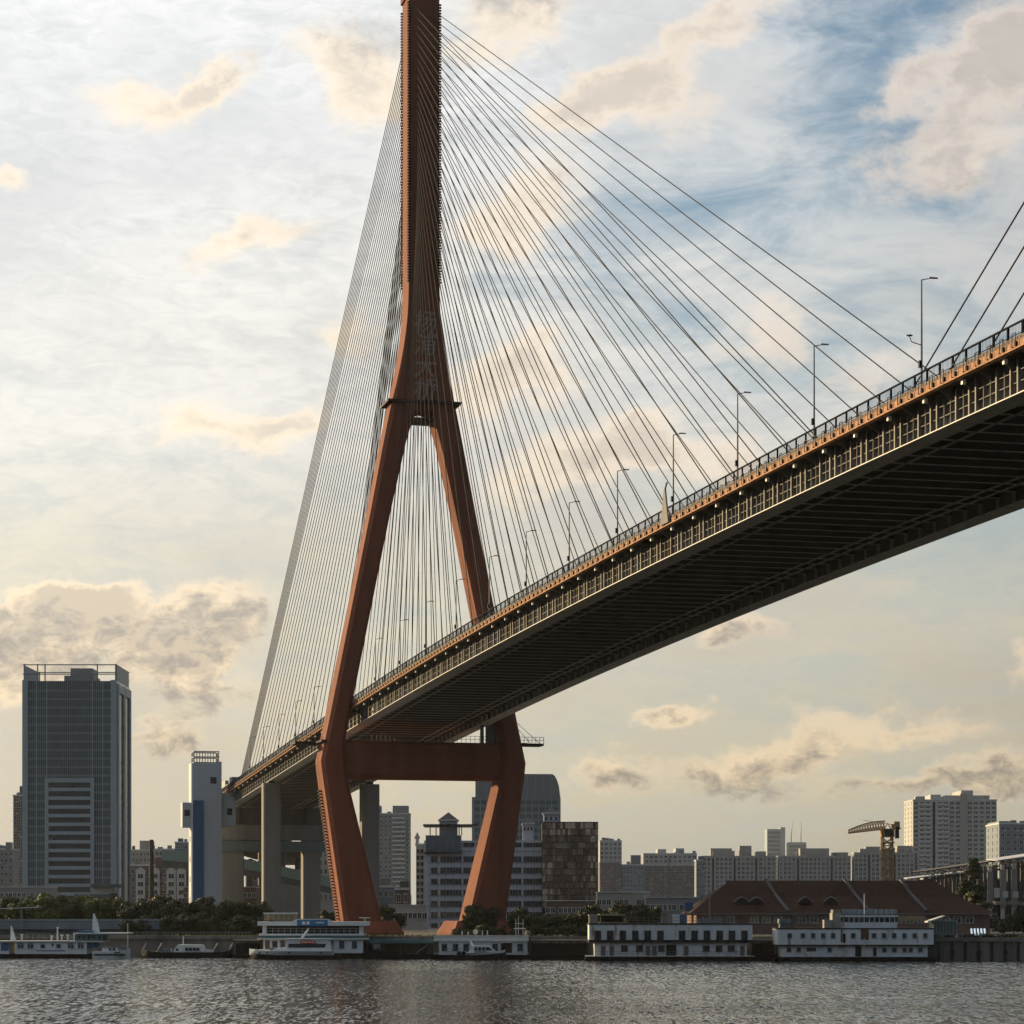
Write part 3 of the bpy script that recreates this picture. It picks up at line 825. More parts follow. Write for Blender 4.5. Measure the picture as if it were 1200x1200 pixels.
for px in (165, 182, 201, 213):
    bx('gabled_bay', M_TRIM, b.X(px) - 1.7, b.X(px) + 1.7, -.9, -.28, b.Z(1058), b.Z(1021), b.o)
    ob('gable', MB().prism([(-2.1, 0), (2.1, 0), (0, 1.5)], 'y', -1.0, .2).mesh('gable', M_TRIM), b.o, (b.X(px), 0, b.Z(1021)))
    for r in range(4):
        b.win(b.X(px), b.Z(1026.5 + r * 9.5), 2.2, 1.7, win_mesh(M_TRIM, M_GLASS, 1), -.9)
c = thing('chimney', 'thin dark brick chimney standing between the office tower and the lift tower', 'chimney', (wx(177.5, 780), 780, GZ))
ob('stack', MB().tube((0, 0, -1), (0, 0, wz(984, 780) - GZ), .95, .62, 10).mesh('chimney_stack', mat('sooty_brick', (0.05, 0.04, 0.038), 0.9, 0.2)), c)
ob('guy_wire', MB().tube((0, 0, 18), (-4.5, 0, 0), .05).tube((0, 0, 18), (4.5, 2, 0), .05).mesh('guy_wire', M_DARK), c)

# white lift tower beside the deck, square to the bridge
lt = thing('lift_tower', 'white lift tower with a blue stripe and railed top beside the side span', 'tower', bworld(-206, -8.2, GZ), BROT)
M_LIFT = mat('white_lift_tower_paint', (0.42, 0.48, 0.53), 0.6, 0.08, 0.2, streak=True)
M_BLUE = mat('blue_stripe_paint', (0.03, 0.11, 0.25), 0.5, 0.12, 0.3)
hz = 49.3
ob('shaft', MB().prism([(-3.4, -4.6), (3.0, -4.6), (3.4, -4.2), (3.4, 4.0), (-3.4, 4.0)], 'z', -1, hz).mesh('lift_shaft', M_LIFT), lt)
bx('blue_stripe', M_BLUE, 3.402, 3.65, -4.2, -1.0, -1, 38.2, lt)
bx('corner_fin', M_LIFT, 3.2, 3.9, 3.6, 4.3, -1, hz + .5, lt)
bx('cabin', M_LIFT, -1.8, 2.6, -7.2, -4.62, 30.2, 37.6, lt); bx('cabin_window', M_GLASS, 2.602, 2.7, -6.6, -5.0, 33.6, 35.4, lt)
bx('corridor', M_LIFT, -1.6, 2.6, 4.02, 8.6, 30.6, 40.5, lt); bx('corridor_window', M_GLASS, 2.602, 2.7, 6.0, 7.6, 34.0, 36.0, lt)
bx('window', M_GLASS, 3.402, 3.5, 1.0, 2.8, hz - 6.0, hz - 4.1, lt)
cr = MB()
for k in range(10):
    cr.box(3.0, 3.15, -3.9 + k * .82, -3.75 + k * .82, hz, hz + 3.3)
    cr.box(-3.0, -2.85, -3.9 + k * .82, -3.75 + k * .82, hz, hz + 3.3)
for k in range(8):
    cr.box(-3.0 + k * .85, -2.85 + k * .85, -3.9, -3.75, hz, hz + 3.3); cr.box(-3.0 + k * .85, -2.85 + k * .85, 3.5, 3.65, hz, hz + 3.3)
for z in (hz + .05, hz + 1.7, hz + 3.3):
    cr.box(2.95, 3.2, -3.95, 3.7, z, z + .3).box(-3.05, -2.8, -3.95, 3.7, z, z + .3).box(-2.8, 2.95, -3.95, -3.7, z, z + .3).box(-2.8, 2.95, 3.5, 3.7, z, z + .3)
ob('top_railing', cr.mesh('top_railing', M_MULL), lt)
for k in range(6):
    bx('slit_window', M_DARK, -.5, .6, -4.66, -4.602, 2 + k * 6.0, 3.6 + k * 6.0, lt)
# blue roadside boards on the deck by the lift tower
sb = thing('bridge_gatehouse', 'blue grey box cabins on the deck beside the lift tower', 'cabin', bworld(-214, 1.2, zf(-214) - .3), BROT)
for k, (x0, x1, hh) in enumerate(((-9, -1, 4.6), (-.6, 7, 3.2), (7.3, 14, 4.9))):
    bx('cabin_wall', M_BLUEG, x0, x1, -2.4, 2.2, -1.4, hh - 1.0, sb)

# --- behind the pylon legs
apartment('apartment_block', 'pale high apartment block with two square roof towers behind the near pylon leg', 434, 480, 954, 1650, 9, M_GREYB, 20, G_APT, storey=3.0, balc=(5, 6, 7), pybot=1050, roofs=((437, 446, 944), (460, 478, 944)), ww=.6)
apartment('apartment_block', 'white apartment block seen between the side span piers and the pylon leg', 362, 396, 985, 860, 6, M_PALE, 12, G_APT, pybot=1064, ww=.5)
apartment('low_block', 'low bluish block of shops at the foot of the pale high block', 436, 462, 1040, 760, 4, M_BLUEG, 10, None, storey=3.2, pybot=1062)
apartment('low_block', 'small brown brick block with a flat roof beside the white gridded office', 463, 479, 1043, 740, 2, M_BRICK, 10, None, storey=4.2, pybot=1062)
# white gridded office
b = Bld('gridded_office', 'white gridded office with dark pyramid roofed pavilions on top', 495, 636, 985, 800, 30)
GO = b
M_GW = mat('white_tile_grid', (0.46, 0.50, 0.56), 0.55, 0.08, 0.3)
b.box('wall', M_GW, 497, 636, 985, 1090)
for r in range(8):
    py = 990.5 + r * 13.05 if r else 986.5
    y0, y1 = (987.5, 993) if r == 0 else (py, py + 6.6)
    for (a, c) in ((505, 513), (516, 541), (543, 556), (558, 577), (579, 592), (594, 611), (613.5, 635)):
        if r == 0 and a in (505, 516): continue
        w_ = b.box('window_band', M_GLASS, a, c, y0, y1, -.06, .05)
        n = max(1, int((c - a) / 3.4))
        for k in range(1, n):
            q = a + (c - a) * k / n
            bx('mullion', M_MULL, b.X(q) - .06, b.X(q) + .06, -.16, -.062, b.Z(y1), b.Z(y0), b.o)
for k in range(15):
    px = 503 + k * 9.4
    b.box('facade_joint', M_MULL, px - .18, px + .18, 986, 1090, -.10, -.063)
for r in range(8):
    b.box('sill_course', M_MULL, 503, 636, 997.3 + r * 13.05, 998.0 + r * 13.05, -.20, -.101)
m_bglass = glass('blue_corner_glass', (0.07, 0.13, 0.17), 0.15, 0.25)
b.box('corner_glazing', m_bglass, 499, 540, 979, 998, -.8, 12)
for k in range(6):
    b.box('glazing_bar', M_MULL, 499 + k * 8.1, 499.7 + k * 8.1, 978.5, 998.5, -.95, -.801)
b.box('canopy_slab', M_PYR, 497, 541, 998.6, 1000.6, -1.6, 6)
b.box('roof_canopy', M_PYR, 496, 560, 966, 968.2, -1.5, 14)
for px in (504, 511, 538, 541):
    b.box('canopy_post', M_GW, px - .6, px + .6, 968.2, 979, 0, 1.2)
for (a, c, yb, yt, base) in ((513, 537, 961, 951, 985), (611, 627, 965, 956, 985), (636, 656, 953, 945, 963)):
    b.box('pavilion', M_GW, a + 1.5, c - 1.5, yb, base, 3, 10)
    b.box('pavilion_eave', M_TRIM, a, c, yb - 1.0, yb + .6, 2.2, 10.8)
    xa, xb2 = b.X(a), b.X(c)
    zt, zb = b.Z(yt), b.Z(yb - 1.0)
    ob('pyramid_roof', MB().loft([[(xa + .2, 2.4, zb), (xb2 - .2, 2.4, zb), (xb2 - .2, 10.6, zb), (xa + .2, 10.6, zb)], [((xa + xb2) / 2 + q, 6.5 + r_, zt) for q, r_ in ((-.05, -.05), (.05, -.05), (.05, .05), (-.05, .05))]]).mesh('pyramid_roof', M_PYR), b.o)
    for k in range(3):
        b.box('arch_opening', M_DARK, a + 4 + k * (c - a - 8) / 2 - 1, a + 4 + k * (c - a - 8) / 2 + 1, yb + 4, yb + 8, 2.9, 3.1)
b.box('west_wing', M_PALE, 487, 496.9, 990, 1090, 4, 26)
b.box('wing_cornice', M_TRIM, 486, 497.2, 988, 990.5, 3.5, 26); b.box('wing_turret', M_PALE, 486.5, 490, 982, 988, 4.2, 8)
ob('turret_cap', MB().loft([[(-1, -1, 0), (1, -1, 0), (1, 1, 0), (-1, 1, 0)], [(-.1, -.1, 2), (.1, -.1, 2), (.1, .1, 2), (-.1, .1, 2)]]).mesh('turret_cap', M_CREAM), b.o, (b.X(488.2), 6, b.Z(982)))
for r in range(10):
    for px in (489.5, 494):
        b.win(b.X(px), b.Z(997 + r * 7.6), 1.2, 1.5, win_mesh(M_TRIM, M_GLASS, 0), 4)
# mirrored glass block: reflections painted into the pane colours, panes lean their own way
b = Bld('mirror_glass_block', 'brown mirror glass office block joined to the white gridded office', 635.5, 701, 963, 794, 26)
m_panes = [glass('painted_reflection_pane_%d' % i, c, .06, .85, 2.4) for i, c in enumerate(((0.17, 0.105, 0.085), (0.26, 0.19, 0.145), (0.09, 0.07, 0.065), (0.50, 0.42, 0.31)))]  # browns, beige and mottling stand in for mirrored surroundings
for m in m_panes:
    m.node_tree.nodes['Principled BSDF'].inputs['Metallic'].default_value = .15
b.box('wall', M_DARK, 635.5, 701, 963, 1090, .12)
NR, NC = 13, 22
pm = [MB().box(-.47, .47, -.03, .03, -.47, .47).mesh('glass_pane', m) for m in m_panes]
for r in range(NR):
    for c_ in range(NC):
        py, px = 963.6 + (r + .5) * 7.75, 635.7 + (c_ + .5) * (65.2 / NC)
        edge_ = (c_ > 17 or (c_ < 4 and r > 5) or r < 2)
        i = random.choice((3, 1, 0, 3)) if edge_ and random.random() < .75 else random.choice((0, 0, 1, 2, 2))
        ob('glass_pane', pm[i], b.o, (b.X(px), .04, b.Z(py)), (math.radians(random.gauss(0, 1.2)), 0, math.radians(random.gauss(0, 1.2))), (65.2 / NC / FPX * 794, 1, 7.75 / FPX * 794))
for r in range(NR + 1):
    b.box('transom', M_DARK, 635.5, 701, 963.2 + r * 7.75, 963.9 + r * 7.75, -.16, .1)
# curved top glass tower behind
b = Bld('glass_tower', 'grey glass tower with a curved shoulder rising behind the white office', 553, 657, 932, 1300, 36)
M_GT = mat('grey_tower_cladding', (0.15, 0.175, 0.19), 0.4, 0.08, 0.1)
b.box('wall', M_GT, 553, 657, 934, 1090)
ob('curved_crown', MB().prism([(b.X(557), b.Z(934)), (b.X(656.5), b.Z(934)), (b.X(656), b.Z(928)), (b.X(655), b.Z(921)), (b.X(653), b.Z(914.5)), (b.X(650.5), b.Z(909.5)), (b.X(647.5), b.Z(907)), (b.X(557), b.Z(906.5))], 'y', 1, 34).mesh('curved_crown', M_GT), b.o)
for k in range(10):
    b.box('crown_rib', M_BAND, 560 + k * 9.6, 560.6 + k * 9.6, 909, 933.8, .7, .995)
for r in range(16):
    b.box('window_band', M_CURT, 555, 655, 938 + r * 8.2, 942.5 + r * 8.2, -.12, -.001)
for k in range(14):
    b.box('mullion', M_BAND, 555 + k * 7.6, 555.8 + k * 7.6, 935, 1090, -.3, -.121)

# --- right hand apartment blocks
apartment('apartment_block', 'brown block with a paler crown next to the mirror glass block', 703, 728.5, 986, 1650, 5, M_BRICK, 24, G_APT, top=(1010, M_PALE), roofs=((707, 716, 982),), pybot=1052, win_m=M_GLASS)
apartment('apartment_block', 'low bluish block with a square stair tower between two brown blocks', 729, 755, 1014, 1650, 6, M_BLUEG, 14, G_APT, roofs=((740, 751, 1002),), pybot=1050)
apartment('apartment_block', 'broad brown block with two white top storeys and twin stair houses', 755, 816.5, 1001, 1650, 11, M_BRICK, 28, G_APT, top=(1014, M_PALE), roofs=((771, 781, 995), (792, 802, 994)), pybot=1056, sidewin=2)
apartment('apartment_block', 'narrow blue grey block in the gap beside the broad brown block', 816, 824, 1009, 1300, 2, M_BLUEG, 14, G_APT, pybot=1055)
apartment('apartment_block', 'cream block with tall pilasters behind the left end of the brown roof', 823, 909, 1004, 1650, 17, M_CREAM, 13, G_APT, roofs=((833, 858, 994), (867, 881, 991), (886, 898, 998)), pier_m=M_PALE, pybot=1060, notches=(2, 7, 12), sidewin=2, ww=.80, wh=.70)
apartment('apartment_block', 'cream block with stepped roof houses above the middle of the brown roof', 913, 997, 1004, 1650, 17, M_CREAM, 13, G_APT, roofs=((938, 972, 994), (976, 989, 999)), pier_m=M_PALE, pybot=1040, notches=(4, 12), sidewin=2, ww=.80, wh=.70)
apartment('apartment_block', 'cream block partly hidden behind the tower crane', 1001, 1086, 1000, 1650, 17, M_CREAM, 13, G_APT, roofs=((1015, 1032, 992), (1052, 1074, 991)), pier_m=M_PALE, pybot=1040, notches=(3, 9, 14), sidewin=2, ww=.80, wh=.70)
b = apartment('apartment_tower', 'tall pale twin apartment tower standing above the cream blocks', 1070, 1168, 938, 1650, 14, M_PALE, 38, None, roofs=((1091, 1103, 931), (1127, 1141, 926)), pybot=1030, balc=(1, 2, 4, 5), notches=(3,), sidewin=3, ww=.80, wh=.58, storey=3.05)
bx('stair_core', M_CREAM, b.X(1125), b.X(1133), -.9, -.34, 0, b.Z(930), b.o); bx('raised_wing', M_PALE, b.X(1107), b.X(1160), 1, 24, b.h + .71, b.Z(932), b.o)
apartment('apartment_block', 'blue clad block with a sunlit orange flank beside the twin tower', 1171, 1230, 966, 1080, 8, M_BLUEG, 30, G_APT, roofs=((1172, 1184, 962),), pybot=1030, sidewin=3)
# distant hazy towers
def far_tower(label, px0, px1, py, dep, extra=None):
    b = Bld('distant_tower', label, px0, px1, py, dep, 60)
    b.box('wall', M_BAND, px0, px1, py, 1085)
    for r in range(14):
        b.box('window_band', M_CURT, px0 + .7, px1 - .7, py + 3 + r * 5, py + 5.8 + r * 5, -.6, -.05)
    return b
b = far_tower('pale distant glass tower with a higher right hand slab', 899, 916, 971.5, 6000)
b.box('slab', M_BAND, 914.5, 920, 969.5, 1085, -3, 50)
b = far_tower('distant half built tower under two thin cranes', 924, 945, 987, 6000)
for (px, tilt) in ((928, 4), (939.5, 1)):
    c = thing('luffing_crane', 'thin luffing crane on top of the distant half built tower', 'crane', (wx(px, 6000), 6015, wz(987, 6000)), 0, 'cranes on the distant tower')
    hh = 13 / FPX * 6000
    ob('mast', MB().tube((0, 0, -2), (0, 0, hh * .75), 1.0).mesh('mast', M_MULL), c)
    ob('jib', MB().tube((0, 0, hh * .6), (tilt, 0, hh * 1.9), .9, .4).mesh('jib', M_MULL), c)
# long low buildings that close the view behind the trees
for (a, c_, py, dep, m, lab) in ((700, 762, 1046, 700, M_CREAM, 'long low beige wall building behind the trees by the mirror block'), (757, 822, 1052, 690, M_GREYB, 'low grey flat roofed sheds beside the blue sign board'),
                                 (640, 705, 1056, 720, M_BRICK, 'low brick sheds in front of the mirror glass block'), (1085, 1260, 1030, 900, M_GREYB, 'long grey block behind the ruined steel frame'),
                                 (215, 300, 1040, 860, M_BRICK, 'brown low block under the end of the side span'), (296, 372, 1020, 900, M_GREYB, 'grey block behind the side span piers'),
                                 (456, 500, 1061, 640, M_PALE, 'low white sheds by the near pylon leg'), (-60, 60, 1040, 900, M_GREYB, 'low grey block behind the riverside trees')):
    b = Bld('low_building', lab, a, c_, py, dep, 12)
    b.box('wall', m, a, c_, py, 1090)
    b.box('roof_edge', M_TRIM, a - .6, c_ + .6, py - 1.0, py - .01, -.4, 12.4)
    n = int((c_ - a) / 5)
    for k in range(n):
        if random.random() < .8:
            b.win(b.X(a + (k + .5) * (c_ - a) / n), b.h - 2.6, 1.5, 1.6, win_mesh(M_TRIM, M_GLASS, 1), 0)
# ramp with green noise barriers passing under the side span
rp = thing('ramp_viaduct', 'curving concrete ramp with glazed green barriers under the side span', 'viaduct', (wx(330, 840), 840, GZ))
pts = [(-40, 22.5), (-22, 21), (-6, 18.5), (10, 15.0), (26, 11.2), (44, 7.5)]
ob('ramp_deck', MB().loft([[(x, -4, z), (x, 4, z), (x, 4, z - 2.2), (x, -4, z - 2.2)] for x, z in pts]).mesh('ramp_deck', M_CONCD), rp)
ob('noise_barrier', MB().loft([[(x, -4.2, z + .01), (x, -4.01, z + .01), (x, -4.01, z + 3.4), (x, -4.2, z + 3.4)] for x, z in pts]).mesh('noise_barrier', mat('green_barrier_glass', (0.20, 0.29, 0.28), 0.3, 0.1)), rp)
for x, z in pts[1:]:
    bx('ramp_pier', M_CONCD, x - 1.2, x + 1.2, -1.4, 1.4, -1, z - 2.2, rp)

# ------------------------------------------------------------------ brown roofed warehouse
b = Bld('warehouse', 'long brick warehouse with a big dark brown hipped roof and eyebrow dormers', 795, 1166, 1070, 575, 30)
W = b
b.box('wall', M_REDBR, 816, 1160, 1070.5, 1098, 0, 30)
ze, zr = b.Z(1070.5), b.Z(1031)
xl, xr = b.X(808), b.X(1167)
rl, rr = b.X(862), b.X(1107)
ob('roof', MB().loft([[(xl, -1.5, ze), (xr, -1.5, ze), (xr, 31.5, ze), (xl, 31.5, ze)], [(b.X(836), 8.5, b.Z(1049.5)), (b.X(1132), 8.5, b.Z(1051)), (b.X(1132), 21.5, b.Z(1051)), (b.X(836), 21.5, b.Z(1049.5))],
                      [(rl, 14.8, zr), (rr, 14.8, zr), (rr, 15.2, zr), (rl, 15.2, zr)]]).mesh('hipped_roof', M_ROOFT), b.o)
ob('gablet', MB().prism([(-4.2, -3.6), (4.2, -3.6), (0, .4)], 'x', -.3, .3).mesh('gablet', M_DARK), b.o, (rl - .5, 15, zr - .3))
def on_roof(py):                                # slope of the front roof, lower part and upper part
    z = b.Z(py)
    zm = b.Z(1049.5)
    return (-1.5 + (z - ze) / (zm - ze) * 10.0 if z < zm else 8.5 + (z - zm) / (zr - zm) * 6.3), z
for px in (871, 888.5, 946, 976.5):
    y, z = on_roof(1058.5)
    d = ob('dormer', MB().prism([(-1.55, 0), (1.55, 0), (1.55, .65), (.7, 1.35), (0, 1.6), (-.7, 1.35), (-1.55, .65)], 'y', -.1, 3.6).mesh('dormer', M_ROOFT), b.o, (b.X(px), y - .6, z - .35))
    ob('dormer_rim', MB().prism([(-1.75, .6), (-.75, 1.45), (0, 1.72), (.75, 1.45), (1.75, .6), (1.75, .8), (.8, 1.7), (0, 1.98), (-.8, 1.7), (-1.75, .8)], 'y', -.3, .4).mesh('dormer_rim', M_CONC), d)
    bx('louvre', M_DARK, -1.3, 1.3, -.16, -.11, .1, 1.0, d)
for px in (905, 1000, 1067):                    # fire walls standing out of the roof
    q0, q1 = on_roof(1069), on_roof(1050.5)
    ob('fire_wall', MB().loft([[(b.X(px) + dx_ + o_, y_, z_ + e_) for o_, e_ in ((-.35, -.4), (.35, -.4), (.35, .5), (-.35, .5))] for dx_, (y_, z_) in ((3.6, q0), (1.6, (8.5, b.Z(1049.5))), (0, (14.8, zr)))]).mesh('fire_wall', M_PYR), b.o)
for k in range(24):
    px = 828 + k * 14
    if k % 4 == 3:
        bx('pilaster', M_BRICK, b.X(px) - .35, b.X(px) + .35, -.25, -.001, -1, b.Z(1071), b.o)
    else:
        b.win(b.X(px), b.Z(1077.5), 1.9, 1.5, win_mesh(M_TRIM, M_GLASS, 2), 0)
b.box('eave_board', M_CONC, 808, 1167, 1070.6, 1071.6, -1.52, -1.4)
# ruined steel frame hall at the right
rh = thing('ruined_steel_hall', 'ruined grey steel hall with bare roof trusses and columns', 'steel frame', (wx(1150, 640), 640, GZ))
def rx(px): return wx(px, 640) - wx(1150, 640)
def rz(py): return wz(py, 640) - GZ
M_RS = mat('rusty_grey_steel', (0.06, 0.062, 0.065), 0.7, 0.25, 0.6, rust=(0.16, 0.08, 0.05))
for row, y in enumerate((0, 12, 24)):
    for px in (1093, 1104, 1118, 1132, 1147, 1160, 1175, 1188, 1204, 1220, 1236):
        top = rz(1024 - (px - 1093) * .13)
        o = bx('column', M_PALE if row == 0 and px > 1150 else M_RS, rx(px) - .45, rx(px) + .45, y - .4, y + .4, -.5, top, rh)
        if row == 0 and px > 1155:
            bx('column_casing', M_CONC, rx(px) - .75, rx(px) + .75, y - .6, y - .41, top * .35, top * .92, rh)
    def chord(px): return rz(1021 - (px - 1085) * .145)
    tr = MB()
    px = 1085
    flip = 0
    while px < 1240:
        a_, b_ = (rx(px), y, chord(px)), (rx(px + 9), y, chord(px + 9))
        a2, b2 = (rx(px), y, chord(px) - 2.4), (rx(px + 9), y, chord(px + 9) - 2.4)
        tr.tube(a_, b_, .16).tube(a2, b2, .14).tube(a2 if flip else a_, b_ if flip else b2, .1).tube(a_, a2, .1)
        px += 9; flip ^= 1
    ob('roof_truss', tr.mesh('roof_truss', M_RS), rh)
pu = MB()
for px in range(1088, 1240, 9):
    pu.tube((rx(px), 0, chord(px) + .2), (rx(px), 24, chord(px) + .2), .12)
ob('purlins', pu.mesh('purlins', M_RS), rh)
ob('roof_sheet', MB().loft([[(rx(p), y, z) for y, z in ((-1.0, rz(q)), (4, rz(q) + .3), (4, rz(q) + .5), (-1.0, rz(q) + .2))] for p, q in ((1062, 1030.5), (1130, 1022.5))]).mesh('roof_sheet', M_TRIM), rh)
ob('roof_sheet', MB().loft([[(rx(p), y, z) for y, z in ((-1.4, rz(q)), (14, rz(q) + .6), (14, rz(q) + .8), (-1.4, rz(q) + .2))] for p, q in ((1168, 1009), (1245, 998))]).mesh('roof_sheet', M_TRIM), rh)
for k, (p, q) in enumerate(((1166, 1056), (1180, 1056), (1196, 1057))):
    bx('floor_slab', M_CONC, rx(p), rx(p + 13), -1, 22, rz(q + 4), rz(q), rh)
for px in (1168, 1178, 1190, 1203, 1216):
    bx('hanging_panel', M_PALE, rx(px) - .8, rx(px) + .6, -.9, -.7, rz(1052), rz(random.uniform(1036, 1046)), rh)
bx('back_wall', M_DARK, rx(1092), rx(1240), 25, 25.6, -1, rz(1030), rh)
# tower crane
tcn = thing('tower_crane', 'rust brown tower crane with a long lattice jib above the cream blocks', 'crane', (wx(1039.5, 800), 800, GZ))
def cx(px): return wx(px, 800) - wx(1039.5, 800)
def cz(py): return wz(py, 800) - GZ
M_CR = mat('rust_brown_crane_paint', (0.30, 0.19, 0.085), 0.6, 0.25, 0.8)
ms = MB()
hw = 1.55
zt = cz(981)
for sx in (-hw, hw):
    for sy in (-hw, hw):
        ms.box(sx - .28, sx + .28, sy - .28, sy + .28, -.5, zt)
z = 0.0
k = 0
while z < zt - 2.4:
    for y in (-hw, hw):
        ms.tube((-hw, y, z), (hw, y, z + 2.4), .2, n=4).tube((hw, y, z), (-hw, y, z + 2.4), .2, n=4).tube((-hw, y, z), (hw, y, z), .2, n=4)
        ms.tube((y, -hw, z), (y, hw, z + 2.4), .2, n=4).tube((y, hw, z), (y, -hw, z + 2.4), .2, n=4)
    z += 2.4
ob('mast', ms.mesh('crane_mast', M_CR), tcn)
for py in (988, 996, 1006, 1018):
    bx('mast_collar', M_CR, -2.2, 2.2, -2.2, 2.2, cz(py), cz(py) + .3, tcn)
bx('slewing_unit', M_CR, -2.1, 2.1, -2.1, 2.1, zt, zt + 2.4, tcn)
bx('cab', M_DARK, -1.0, 1.2, -3.4, -2.1, zt + .4, zt + 2.6, tcn)
jb = MB()
A0, A1 = (cx(1037), zt + 2.6, zt + 5.2), (cx(994), cz(976.5), cz(973))
prev = None
for i in range(15):
    t = i / 14
    x = A0[0] + (A1[0] - A0[0]) * t
    lo = A0[1] + (A1[1] - A0[1]) * t
    up = A0[2] + (A1[2] - A0[2]) * t + math.sin(t * 3.14) * .7
    cur = (x, lo, up)
    if prev:
        for y in (-.8, .8):
            jb.tube((prev[0], y, prev[1]), (x, y, lo), .26, n=4).tube((prev[0], 0, prev[2]), (x, y, lo), .18, n=4).tube((prev[0], y, prev[1]), (x, 0, up), .18, n=4)
        jb.tube((prev[0], 0, prev[2]), (x, 0, up), .26, n=4)
    prev = cur
ob('jib', jb.mesh('crane_jib', M_CR), tcn)
ob('counter_jib', MB().box(1.5, cx(1055), -1.1, 1.1, zt + 2.5, zt + 3.0).box(1.5, cx(1054), -1.05, -.95, zt + 3.0, zt + 4.2).box(1.5, cx(1054), .95, 1.05, zt + 3.0, zt + 4.2).mesh('counter_jib', M_CR), tcn)
bx('counterweight', M_DARK, cx(1049.5), cx(1053), -1.3, 1.3, zt - .4, zt + 3.4, tcn)
bx('winch', M_CR, 2.2, 4.0, -.8, .8, zt + 3.05, zt + 5.0, tcn)
ob('cat_head', MB().tube((-1.2, 0, zt + 2.4), (.2, 0, cz(965)), .28, .15, 4).tube((1.4, 0, zt + 2.4), (.2, 0, cz(965)), .28, .15, 4).tube((.2, 0, cz(965)), (cx(1053), 0, zt + 3.2), .08).tube((.2, 0, cz(965)), (cx(1012), 0, zt + 5.4), .08).mesh('cat_head', M_CR), tcn)
# blue board on posts
bb = thing('blue_sign_board', 'square blue board on two posts beside the brown roofed warehouse', 'sign', (wx(807, 585), 585, GZ))
bx('board', M_BLUE, -1.0, 1.0, -.1, .1, wz(1068, 585) - GZ, wz(1057.5, 585) - GZ, bb)
for x in (-.8, .8):
    bx('post', M_DARK, x - .08, x + .08, .12, .28, -.1, wz(1058, 585) - GZ, bb)
# ------------------------------------------------------------------ moored boats and landing stages
def bank(x): return 502.0 - 0.24 * max(-180.0, min(150.0, x))
class Boat(Bld):
    def __init__(s, name, label, px0, px1, dep, beam, cat, group=None):
        s.dep, s.thick = dep, beam
        s.x0, s.x1 = wx(px0, dep), wx(px1, dep)
        s.xc = (s.x0 + s.x1) / 2
        s.o = thing(name, label, cat, (s.xc, dep, 0), 0, group)
    def Z(s, py): return wz(py, s.dep)
    def hull(s, m, px0, px1, pytop, bow=0, stern=0, draft=-1.2, sheer=0.5, name='hull', d0=0.0, d1=None):
        """bow / stern: length in metres of the pointed left / right end"""
        a, b, zt, B = s.X(px0), s.X(px1), s.Z(pytop), (s.thick if d1 is None else d1)
        n = 12
        rings = []
        for i in range(n + 1):
            t = i / n
            x = a + (b - a) * t
            k = 1.0
            if bow and x - a < bow: k = math.sqrt(max(0.0, (x - a) / bow)) * .96 + .04
            if stern and b - x < stern: k = min(k, math.sqrt(max(0.0, (b - x) / stern)) * .96 + .04)
            lift = sheer * (1 - k)
            yc, hb = (d0 + B) / 2, (B - d0) / 2 * k
            rings.append([(x, yc - hb * .82, draft), (x, yc - hb, zt + lift), (x, yc + hb, zt + lift), (x, yc + hb * .82, draft)])
        return ob(name, MB().loft(rings).mesh(name, m), s.o)
    def rail(s, px0, px1, pydeck, hgt, d, m=None, step=1.2, name='railing'):
        r = MB()
        a, b, z = s.X(px0), s.X(px1), s.Z(pydeck)
        x = a
        while x < b:
            r.box(x - .03, x + .03, d - .03, d + .03, z, z + hgt)
            x += step
        for q in (.5, 1.0):
            r.box(a, b, d - .025, d + .025, z + hgt * q - .03, z + hgt * q + .03)
        return ob(name, r.mesh(name, m or M_TRIM), s.o)
    def wins(s, xs, py0, py1, wpx, d=0.0, style=1, frame=None, name='window'):
        for px in xs:
            s.win(s.X(px), (s.Z(py0) + s.Z(py1)) / 2, wpx / FPX * s.dep, s.Z(py0) - s.Z(py1), win_mesh(frame or M_MULL, M_GLASS, style), d, name)
M_TEAL = mat('teal_boat_trim', (0.05, 0.14, 0.17), 0.5, 0.1)
M_BROWN = mat('weathered_brown_door', (0.16, 0.12, 0.11), 0.7, 0.2)
M_TAN = mat('tan_canvas', (0.36, 0.29, 0.17), 0.8, 0.15)
M_REDS = mat('red_sign', (0.55, 0.05, 0.03), 0.5, 0.05)
M_LETW = mat('white_lettering', (0.8, 0.8, 0.8), 0.5, 0.0)

# white river ferry
f = Boat('river_ferry', 'white two deck river ferry with blue doors moored below the long flood wall', -22, 150, 506, 9, 'ferry')
f.hull(M_HULL, -22, 149, 1118, 0, 5)
f.box('deckhouse', M_WHITE, 17, 101, 1104, 1118, .6, 8.4); f.box('deckhouse', M_WHITE, -22, 10, 1104, 1118, .7, 8.3)
f.box('blue_door', M_BLUE, 0.5, 9.5, 1105, 1114, .55, .69); f.box('blue_door', M_BLUE, 101.2, 110, 1105, 1111, 1.2, 7.5)
f.wins((23.5, 35), 1105, 1111, 8, .6, 2, M_TRIM); f.wins((82.5, 94), 1105, 1111, 8, .6, 2, M_TRIM); f.wins((49.5, 68), 1106.5, 1110.5, 5, .6, 0)
f.box('porthole', M_DARK, 60, 62, 1106, 1109, .55, .599); f.box('rubbing_strake', M_BLUE, 42, 76, 1113.6, 1114.6, .5, .599)
f.box('boat_deck', M_TRIM, -22, 120, 1102.6, 1104, .2, 8.8)
f.rail(17, 86, 1102.6, 1.4, .4)
